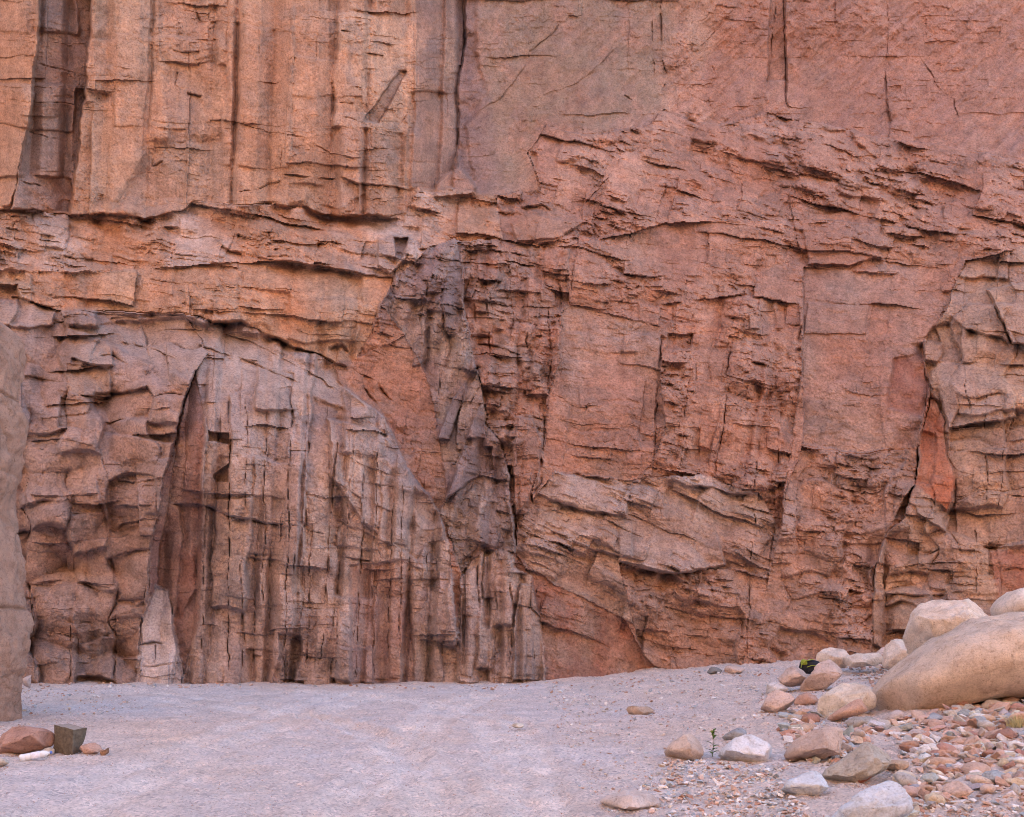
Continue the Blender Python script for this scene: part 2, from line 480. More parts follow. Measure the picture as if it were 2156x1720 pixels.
RIBS = {'buttress': (84, .48), 'jointed_wall': (58, .34), 'grey_pillars': (36, .30), 'dyke': (44, .22), 'fractured_columns': (40, .14), 'rubble_columns': (60, .10), 'overhang_band': (90, .12), 'block_pile': (84, .16)}
SHOULDER = {'block_pile': (0.6, 9.0), 'tower': (0.55, 9.0), 'jointed_wall': (0.45, 8.0), 'grey_pillars': (0.45, 7.0), 'overhang_band': (0.4, 10.0), 'fractured_columns': (0.5, 7.0), 'buttress': (0.3, 9.0), 'lower_slope': (0.35, 8.0)}
BIG = 4000
REGIONS = [
    reg('rock_slope', [(-BIG, -BIG), (BIG, -BIG), (BIG, BIG), (-BIG, BIG)], 8, (130, 110, .10, .10), (46, 32, .08, .10), (17, 11, .035, .055), (34, 4, .05), .06, C_RED, C_PINK,
        'broad reddish rock slope with thin ledges in the middle of the cliff', .6),
    reg('rubble_crest', [(1039, 405), (1141, 397), (1112, 320), (1148, 262), (1203, 280), (1261, 283), (1363, 262), (1400, 232), (1440, 250), (1533, 257), (1608, 235), (1676, 250), (1772, 269), (1840, 290), (1942, 296), (2061, 320), (2155, 341), (2800, 380), (2800, 520), (2100, 500), (1700, 460), (1400, 470), (1200, 520), (1060, 510)],
        14, (95, 66, .14, .12), (40, 24, .10, .11), (15, 9, .045, .06), (26, 3, .06), .08, C_PINK, C_RED, 'broken rubbly crest of ledges under the smooth back wall', .6),
    reg('back_wall', [(965, -BIG), (2900, -BIG), (2900, 360), (2155, 341), (2061, 322), (1942, 298), (1840, 292), (1772, 271), (1676, 252), (1608, 238), (1533, 259), (1440, 252), (1400, 234), (1363, 264), (1261, 285), (1203, 282), (1148, 264), (1112, 322), (1141, 399), (1039, 408), (1004, 405), (966, 360), (962, 240), (975, 110), (982, 27), (985, -100)],
        0, (420, 520, .07, .05), (110, 120, .07, .08), (34, 34, .018, .026), (60, -35, .012), .045, C_RED, C_PINK, 'smooth red back wall above the rubbly crest', .5, 260),
    reg('buttress', [(-BIG, -BIG), (978, -BIG), (978, 27), (967, 165), (964, 307), (955, 400), (879, 402), (850, 450), (724, 455), (668, 446), (647, 434), (545, 431), (504, 433), (409, 424), (388, 446), (300, 460), (235, 453), (146, 453), (40, 441), (-BIG, 420)],
        2, (120, 190, .15, .09), (48, 60, .06, .06), (20, 22, .02, .026), (70, 8, .02), .035, C_ORANGE, C_TAN, 'tall orange buttress with vertical cracks at the upper left', .9, 150),
    reg('rubble_ledge', [(-BIG, 420), (40, 441), (146, 453), (235, 453), (300, 460), (388, 446), (409, 424), (504, 433), (545, 431), (647, 434), (668, 446), (724, 455), (850, 450), (879, 402), (955, 400), (1039, 408), (1060, 510), (960, 520), (870, 560), (830, 590), (715, 572), (579, 552), (430, 560), (200, 575), (-BIG, 560)],
        10, (110, 46, .16, .12), (46, 20, .10, .10), (17, 9, .04, .05), (24, 5, .08), .05, C_ORANGE, C_PALE, 'rubble-strewn ledge below the orange buttress'),
    reg('overhang_band', [(-BIG, 555), (200, 572), (430, 558), (579, 550), (715, 570), (830, 588), (800, 650), (770, 720), (740, 780), (702, 765), (668, 745), (606, 728), (545, 697), (504, 680), (443, 677), (385, 660), (119, 652), (41, 628), (-BIG, 600)],
        5, (130, 90, .12, .08), (50, 40, .06, .06), (20, 16, .022, .026), (40, 6, .03), .035, C_TAN, C_ORANGE, 'overhanging tan band above the long dark undercut'),
    reg('block_pile', [(-BIG, 600), (41, 628), (119, 652), (385, 660), (470, 690), (440, 760), (412, 780), (385, 860), (370, 935), (345, 1010), (318, 1150), (300, 1300), (280, 1600), (-BIG, 1600)],
        -3, (92, 84, .38, .24), (44, 40, .09, .10), (16, 13, .018, .024), (30, 3, .0), .018, C_BROWN, C_MAUVE, 'stacked angular blocks at the lower left of the cliff', .9, 90),
    reg('jointed_wall', [(385, 660), (443, 677), (504, 680), (545, 697), (606, 728), (668, 745), (702, 765), (715, 804), (807, 876), (828, 917), (842, 954), (879, 1009), (903, 1043), (927, 1080), (945, 1150), (960, 1300), (968, 1600), (280, 1600), (300, 1300), (318, 1150), (345, 1010), (370, 935), (385, 860), (412, 780), (440, 740)],
        3, (72, 170, .26, .16), (34, 56, .10, .10), (14, 16, .022, .028), (34, 16, .03), .018, C_MAUVE, C_PALE, 'pale vertically jointed wall of columns at the foot of the cliff', .8, 80),
    reg('red_recess', [(702, 765), (740, 760), (860, 700), (900, 800), (925, 923), (945, 1010), (940, 1060), (927, 1080), (903, 1043), (879, 1009), (842, 954), (828, 917), (807, 876), (715, 804)],
        8, (110, 120, .08, .06), (46, 40, .04, .05), (17, 12, .018, .03), (26, 10, .05), .03, C_BROWN, C_RED, 'recessed red slab behind the pale columns', .8),
    reg('dyke', [(905, 520), (955, 500), (985, 520), (975, 620), (990, 720), (1005, 770), (1015, 828), (1025, 893), (1056, 930), (1073, 995), (1080, 1063), (1087, 1160), (1019, 1165), (971, 1205), (950, 1150), (927, 1080), (940, 1050), (925, 923), (900, 800), (850, 700), (800, 640), (830, 588), (870, 560)],
        9, (46, 115, .20, .13), (24, 36, .11, .11), (11, 13, .045, .055), (24, 14, .03), .04, C_GREY, C_PURPLE, 'grey purple dyke splitting the cliff down its middle', 1.2, 60),
    reg('fractured_columns', [(960, 510), (1060, 505), (1200, 525), (1195, 640), (1180, 760), (1150, 840), (1145, 960), (1130, 1040), (1090, 1150), (1080, 1063), (1073, 995), (1056, 930), (1025, 893), (1015, 828), (1005, 770), (990, 720), (975, 620)],
        6, (48, 44, .14, .09), (23, 20, .10, .09), (10, 8, .04, .045), (18, 5, .03), .05, C_BROWN, C_RED, 'narrow fractured columns beside the dyke', 1.4, 60),
    reg('red_face', [(1185, 640), (1400, 690), (1390, 800), (1400, 900), (1370, 980), (1330, 1010), (1170, 992), (1125, 1060), (1120, 1040), (1145, 960), (1152, 840), (1180, 760)],
        6, (130, 105, .06, .07), (60, 36, .035, .045), (20, 12, .015, .025), (60, 9, .04), .03, C_RED, C_BROWN, 'smooth red face with a few long ledges right of the dyke', .6, 140),
    reg('lower_strata', [(1169, 992), (1226, 1003), (1330, 1010), (1470, 1000), (1600, 1040), (1640, 1120), (1620, 1215), (1526, 1197), (1475, 1200), (1417, 1213), (1346, 1197), (1305, 1180), (1330, 1310), (1250, 1272), (1120, 1200), (1087, 1165), (1090, 1100), (1125, 1050)],
        22, (105, 46, .14, .10), (44, 20, .09, .10), (16, 8, .035, .05), (26, 14, .09), .04, C_BROWN, C_PALE, 'pale tilted layers above the lower undercut'),
    reg('red_slab', [(1087, 1168), (1121, 1202), (1180, 1235), (1247, 1270), (1315, 1304), (1356, 1382), (1393, 1413), (1420, 1500), (1145, 1600), (1145, 1433), (1141, 1324), (1121, 1225)],
        20, (150, 110, .08, .09), (56, 40, .05, .06), (18, 11, .022, .03), (44, 26, .05), .04, C_DARKRED, C_BROWN, 'smooth dark red slab leaning at the foot of the cliff', .4, 70),
    reg('grey_pillars', [(971, 1202), (1019, 1161), (1077, 1154), (1087, 1198), (1117, 1212), (1121, 1277), (1141, 1304), (1146, 1432), (1146, 1600), (962, 1600), (962, 1320)],
        1, (38, 140, .26, .13), (20, 44, .08, .07), (10, 10, .022, .035), (15, 5, .03), .025, C_MAUVE, C_PALE, 'grey upright pillars at the foot of the dyke', 1.3, 60),
    reg('rubble_columns', [(1390, 640), (1560, 620), (1680, 640), (1690, 760), (1670, 900), (1650, 1040), (1640, 1120), (1600, 1040), (1470, 1000), (1370, 985), (1400, 900), (1390, 800)],
        9, (66, 80, .12, .09), (28, 22, .10, .10), (11, 8, .045, .055), (17, 7, .04), .07, C_PINK, C_RED, 'crumbling rubbly columns in the middle right of the cliff', 1.3, 60),
    reg('red_panels', [(1690, 560), (1900, 580), (1990, 640), (1950, 720), (1950, 830), (1930, 940), (1780, 950), (1690, 930), (1690, 760)],
        4, (130, 120, .06, .05), (60, 50, .022, .03), (22, 14, .01, .016), (50, 5, .05), .02, C_RED, C_BROWN, 'smooth red panels left of the projecting tower', .6, 110),
    reg('lower_slope', [(1305, 1180), (1346, 1197), (1417, 1213), (1475, 1200), (1526, 1197), (1620, 1215), (1640, 1120), (1655, 1030), (1690, 935), (1780, 955), (1930, 945), (1925, 1019), (1867, 1121), (1840, 1246), (1830, 1600), (1420, 1600), (1393, 1413), (1356, 1382), (1330, 1310)],
        10, (80, 74, .13, .10), (34, 26, .09, .10), (13, 10, .04, .05), (20, 9, .04), .05, C_BROWN, C_PINK, 'blocky brown lower slope beside the scree', 1.1, 80),
    reg('tower', [(2007, 600), (2031, 552), (2075, 540), (2155, 520), (2900, 500), (2900, 1600), (1830, 1600), (1835, 1246), (1853, 1155), (1867, 1121), (1901, 1094), (1925, 1019), (1935, 937), (1956, 824), (1949, 801), (1945, 719), (1990, 655)],
        2, (86, 74, .26, .14), (40, 34, .07, .07), (15, 12, .018, .022), (32, 3, .05), .028, C_BROWN, C_TAN, 'blocky tower of rock projecting at the right edge of the cliff', 1.1, 90),
]

# depth of the cliff face (m from the eye) at picture positions
DEPTH = [
    (-450, 1440, 19.6), (-450, 900, 20.2), (-450, 450, 22.6), (-450, 27, 23.2),
    (0, 1440, 20.1), (300, 1440, 20.1), (600, 1440, 20.2), (900, 1440, 20.5), (1150, 1435, 20.6), (1400, 1415, 20.9), (1640, 1405, 20.3), (1900, 1400, 19.9), (2155, 1380, 19.3), (2600, 1380, 19.0),
    (0, 1600, 20.0), (600, 1600, 20.2), (1150, 1600, 20.4), (1640, 1600, 20.1), (2155, 1600, 19.2),
    (100, 1100, 20.1), (400, 1100, 19.8), (650, 1100, 19.95), (900, 1100, 20.8), (1100, 1100, 21.1), (1300, 1120, 20.9), (1600, 1120, 21.0), (1900, 1100, 20.6), (2155, 1100, 20.0),
    (100, 850, 20.35), (400, 860, 19.75), (600, 880, 19.9), (720, 930, 20.25), (850, 860, 21.7), (480, 790, 20.4), (300, 780, 20.6), (620, 820, 20.5), (1000, 850, 21.6), (1300, 850, 21.5), (1600, 850, 21.6), (1880, 850, 21.4), (2155, 850, 20.4),
    (100, 720, 21.2), (300, 690, 21.8), (480, 720, 21.4), (550, 745, 21.5), (700, 790, 21.6), (1000, 690, 22.0), (1300, 690, 22.3), (1700, 690, 22.4), (2155, 690, 21.0),
    (100, 620, 21.6), (400, 620, 21.6), (700, 680, 21.6), (600, 600, 21.7), (850, 620, 22.0), (1150, 600, 22.6), (1500, 580, 23.0), (1900, 580, 23.0),
    (100, 545, 22.1), (400, 540, 22.2), (700, 550, 22.3), (900, 500, 22.8), (1150, 480, 23.1), (1500, 450, 24.0), (1900, 450, 24.0), (2300, 450, 22.8),
    (100, 470, 23.0), (400, 470, 23.2), (700, 470, 23.3), (900, 420, 23.8), (1080, 410, 24.4),
    (1431, 300, 25.1), (1700, 300, 25.0), (2000, 340, 24.4), (2400, 380, 24.0),
    (1250, 300, 24.9), (1431, 180, 26.0), (1700, 180, 25.9), (2000, 180, 25.6), (2400, 180, 24.8), (1050, 250, 25.4), (1250, 150, 25.6),
    (100, 400, 23.0), (400, 400, 23.1), (700, 400, 23.1), (880, 350, 23.6), (100, 27, 23.3), (400, 27, 23.5), (700, 27, 23.4), (1050, 27, 25.8), (1431, 27, 26.0), (1800, 27, 25.8), (2300, 27, 25.2),
    (0, -1300, 24.5), (1000, -1300, 26.0), (2155, -1300, 26.5), (-450, -1300, 24.0), (2600, -1300, 26.0),
]

# separate facets and blocks: outline, proud by (m), slope per 100 units across / down, soft edge, colour, colour strength
FACETS = [
    ([(-400, -60), (86, -60), (84, 27), (78, 120), (72, 190), (60, 250), (48, 330), (35, 400), (22, 432), (-400, 425)], .35, 1.2, 0, 7, C_ORANGE, .6),
    ([(86, -60), (84, 27), (78, 120), (72, 190), (60, 250), (48, 330), (35, 400), (24, 440), (146, 446), (160, 350), (168, 300), (173, 230), (178, 170), (183, 120), (190, 80), (192, -60)], -.05, -1.0, 0, 4, C_PURPLE, .55),  # panel turned to the right: its shade is put into the purple colour
    ([(192, -60), (190, 80), (183, 120), (173, 230), (160, 350), (150, 450), (240, 450), (300, 330), (310, 150), (320, -60)], .20, -.10, 0, 5, C_TAN, .5),
    ([(330, -60), (430, -60), (425, 120), (430, 220), (415, 300), (360, 300), (345, 150)], -.22, 0, 0, 22, C_BROWN, .5),
    ([(330, 300), (470, 290), (485, 360), (482, 425), (400, 440), (290, 440), (240, 440)], -.20, 0, 0, 26, C_GREY, .5),
    ([(485, -60), (690, -60), (700, 200), (690, 430), (500, 425), (488, 350), (480, 200)], .12, -.05, 0, 6, C_ORANGE, .5),
    ([(840, 150), (855, 150), (800, 260), (765, 255)], -.14, 0, 0, 3, C_BROWN, .7),
    ([(700, 240), (775, 240), (780, 400), (715, 440), (690, 430)], .10, 0, 0, 4, C_PALE, .4),
    ([(878, -60), (985, -60), (978, 112), (967, 163), (964, 307), (955, 395), (866, 395), (872, 200)], -.35, -.8, 0, 5, C_PURPLE, .6),  # face receding to the corner; the purple stands in for its shade
    ([(966, -60), (1010, -60), (1000, 110), (1030, 200), (1045, 300), (1060, 400), (1010, 405), (966, 360), (962, 240)], -.1, .5, 0, 12, C_PURPLE, .95),
    ([(1000, -60), (1440, -60), (1400, 230), (1261, 280), (1150, 260), (1110, 320), (1130, 395), (1040, 400)], 0, 0, 0, 34, C_OLIVE, .72),
    ([(1440, -60), (1535, -60), (1500, 120), (1450, 180)], .04, 0, 0, 14, C_TAN, .6),
    ([(1622, -60), (1652, -60), (1654, 170), (1615, 170)], -.22, 0, 0, 3, C_ORANGE, .4),
    ([(1100, 140), (1260, 150), (1190, 195), (1075, 260), (1000, 380), (980, 260)], .05, -.05, 0, 10, C_ORANGE, .18),
    ([(1500, -60), (2300, -60), (2300, 330), (2061, 320), (1840, 290), (1676, 250), (1533, 257), (1470, 200)], 0, 0, 0, 30, (0.42, 0.195, 0.132), .45),
    # dark blob of blocks and hole in the ledge
    ([(795, 505), (830, 492), (866, 498), (858, 545), (820, 580), (795, 560)], .35, -.3, .2, 5, C_BROWN, .5),
    ([(830, 500), (862, 500), (850, 545), (835, 540)], -.4, 0, 0, 4, C_PURPLE, .6),
    ([(920, 385), (950, 362), (975, 358), (1003, 395), (995, 412), (915, 412)], .45, 0, .3, 6, C_PINK, .6),
    # sloping shelf above the jointed wall; skylight on it painted as paler rock
    ([(150, 690), (385, 668), (440, 690), (520, 705), (600, 745), (700, 790), (800, 880), (700, 850), (600, 815), (480, 820), (380, 790), (260, 735)], 0, 0, .25, 14, C_PALE, .7),
    ([(150, 726), (165, 719), (235, 724), (240, 770), (225, 778), (152, 752)], .30, .1, .5, 5, C_PALE, .7),
    ([(141, 765), (232, 778), (234, 832), (200, 840), (143, 825)], .16, .1, 0, 4, C_TAN, .6),
    ([(130, 838), (186, 845), (176, 905), (126, 898)], .10, .4, 0, 4, C_TAN, .5),
    ([(0, 640), (40, 632), (115, 655), (110, 685), (60, 690), (0, 680)], .25, 0, .6, 8, C_TAN, .5),
    ([(-60, 592), (35, 600), (42, 628), (-60, 640)], -.5, 0, 0, 6, C_DARKRED, .4),
    # the cleft with its red walls
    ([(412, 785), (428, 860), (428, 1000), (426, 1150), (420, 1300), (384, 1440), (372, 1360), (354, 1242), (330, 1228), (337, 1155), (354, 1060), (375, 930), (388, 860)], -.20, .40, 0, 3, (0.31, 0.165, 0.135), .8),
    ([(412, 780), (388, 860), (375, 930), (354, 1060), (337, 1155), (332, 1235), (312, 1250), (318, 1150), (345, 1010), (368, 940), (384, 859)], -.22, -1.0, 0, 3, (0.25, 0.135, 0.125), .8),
    ([(327, 1229), (354, 1242), (375, 1351), (388, 1423), (388, 1600), (278, 1600), (283, 1433), (290, 1358), (296, 1310), (313, 1270)], -.02, .1, .22, 3, (0.66, 0.575, 0.575), 1.1),  # slab at the cleft foot, skylight painted into its pale colour
    ([(200, 905), (365, 930), (345, 1010), (318, 1150), (310, 1262), (285, 1272), (250, 1240), (225, 1120), (205, 1010)], .28, .15, -.05, 6, C_BROWN, .3),
    ([(365, 1140), (410, 1170), (412, 1240), (380, 1300), (360, 1240), (352, 1190)], .06, .1, 0, 8, C_DARKRED, .7),
    ([(433, 850), (479, 840), (481, 1080), (430, 1062)], .10, .3, 0, 3, C_TAN, .5),
    ([(436, 905), (478, 912), (479, 935), (436, 925)], -.35, 0, 0, 2, C_BROWN, .2),
    ([(450, 1000), (480, 975), (480, 1012), (455, 1012)], -.25, 0, 0, 2, C_BROWN, .2),
    ([(484, 830), (600, 800), (612, 870), (608, 1100), (560, 1102), (484, 1085)], .22, -.12, 0, 4, C_PALE, .35),
    ([(484, 1095), (532, 1100), (606, 1110), (606, 1180), (484, 1170)], .16, 0, .1, 4, C_LAV, .4),
    ([(690, 880), (790, 905), (830, 940), (870, 1010), (900, 1060), (920, 1100), (880, 1180), (760, 1100), (700, 1000)], .25, -.2, -.1, 6, C_PALE, .35),
    ([(736, 1190), (860, 1180), (870, 1437), (740, 1437)], -.12, 0, 0, 8, (0.36, 0.19, 0.155), .55),
    # dyke facets
    ([(974, 937), (1036, 937), (1040, 988), (995, 1008), (940, 1053), (951, 1008)], .30, -1.2, .15, 3, C_PURPLE, .85),
    ([(920, 923), (951, 852), (998, 773), (1008, 770), (985, 821), (947, 923)], .30, -1.2, 0, 3, C_PURPLE, .8),
    ([(985, 921), (1015, 842), (1024, 921)], .30, -1.2, 0, 3, C_PURPLE, .8),
    ([(940, 560), (965, 515), (970, 600), (972, 700), (945, 705), (930, 640)], .25, -1.1, 0, 4, C_PURPLE, .8),
    ([(795, 640), (822, 615), (815, 680), (798, 705)], .12, -.7, 0, 3, C_PURPLE, .6),
    ([(870, 720), (905, 690), (895, 760), (868, 770)], .12, -.7, 0, 3, C_PURPLE, .6),
    ([(1019, 1030), (1060, 1010), (1078, 1130), (1050, 1155), (1010, 1150)], .10, -.3, 0, 4, (0.25, 0.18, 0.17), .8),
    ([(945, 1075), (1000, 1020), (1015, 1100), (1000, 1160), (960, 1190), (945, 1130)], .14, .3, 0, 4, C_GREY, .6),
    ([(1080, 960), (1090, 880), (1120, 885), (1140, 930), (1135, 1000), (1110, 1060), (1085, 1080)], .35, -.4, 0, 5, C_RED, .7),
    # front block of tilted layers, smooth slab, pillars
    ([(1169, 997), (1226, 1006), (1322, 1034), (1320, 1085), (1220, 1075), (1130, 1040)], .22, 0, .45, 4, C_PALE, .5),
    ([(1135, 1062), (1210, 1080), (1330, 1100), (1330, 1170), (1250, 1160), (1130, 1100)], .20, 0, .4, 5, C_PALE, .35),
    ([(1300, 1090), (1500, 1100), (1530, 1190), (1417, 1210), (1305, 1178)], .25, 0, .3, 6, C_BROWN, .3),
    ([(1020, 1170), (1040, 1165), (1046, 1260), (1018, 1262)], .18, -.9, 0, 3, C_PURPLE, .5),
    ([(1121, 1230), (1141, 1304), (1146, 1432), (1080, 1432), (1085, 1300), (1095, 1230)], .28, -.5, 0, 4, C_GREY, .5),
    ([(968, 1210), (1005, 1190), (1008, 1437), (968, 1437)], .22, -.2, 0, 4, C_PALE, .3),
    # tower
    ([(1945, 848), (1960, 826), (1990, 886), (1993, 961), (2007, 991), (2007, 1032), (1993, 1073), (1925, 1019), (1939, 964)], .10, .35, .05, 3, C_VIVID, .95),
    ([(1960, 1050), (2000, 1090), (1990, 1120), (1930, 1080), (1925, 1050)], .25, -.3, .6, 3, C_GREY, .5),
    ([(1976, 762), (2027, 758), (2099, 780), (2136, 831), (2136, 880), (2000, 900), (1975, 830)], .25, .1, .35, 5, C_PALE, .45),
    ([(2000, 900), (2160, 900), (2300, 950), (2300, 1150), (2010, 1150), (2012, 990), (1996, 960)], .18, .05, 0, 4, C_BROWN, .3),
    ([(2078, 610), (2300, 560), (2300, 740), (2135, 724)], .42, 0, .3, 3, C_TAN, .5),
    ([(2010, 600), (2070, 580), (2130, 725), (2109, 712), (2031, 692), (1990, 660)], .12, 0, .2, 5, C_BROWN, .4),
    ([(2085, 1160), (2300, 1140), (2300, 1270), (2100, 1260)], .05, -.1, 0, 6, (0.36, 0.125, 0.085), .75),
    ([(1868, 1130), (1912, 1110), (1915, 1180), (1850, 1200)], .06, .2, 0, 5, C_RED, .7),
    # panels in the slope
    ([(1690, 455), (1850, 440), (1850, 540), (1780, 560), (1700, 555)], .22, 0, .1, 4, C_RED, .5),
    ([(1880, 760), (1945, 740), (1955, 800), (1940, 880), (1870, 860)], -.05, .3, 0, 8, (0.30, 0.12, 0.09), .75),
    ([(1700, 640), (1830, 640), (1825, 700), (1690, 705)], .10, 0, 0, 5, C_BROWN, .4),
    ([(1590, 655), (1600, 655), (1600, 690), (1578, 690), (1578, 660)], .25, 0, 0, 2, C_BROWN, .3),
    ([(1405, 700), (1460, 705), (1450, 735), (1400, 735)], -.22, 0, 0, 4, C_DARKRED, .5),
    ([(1230, 470), (1180, 500), (1090, 505), (1075, 470), (1120, 450)], .25, 0, .2, 5, C_ORANGE, .4),
]

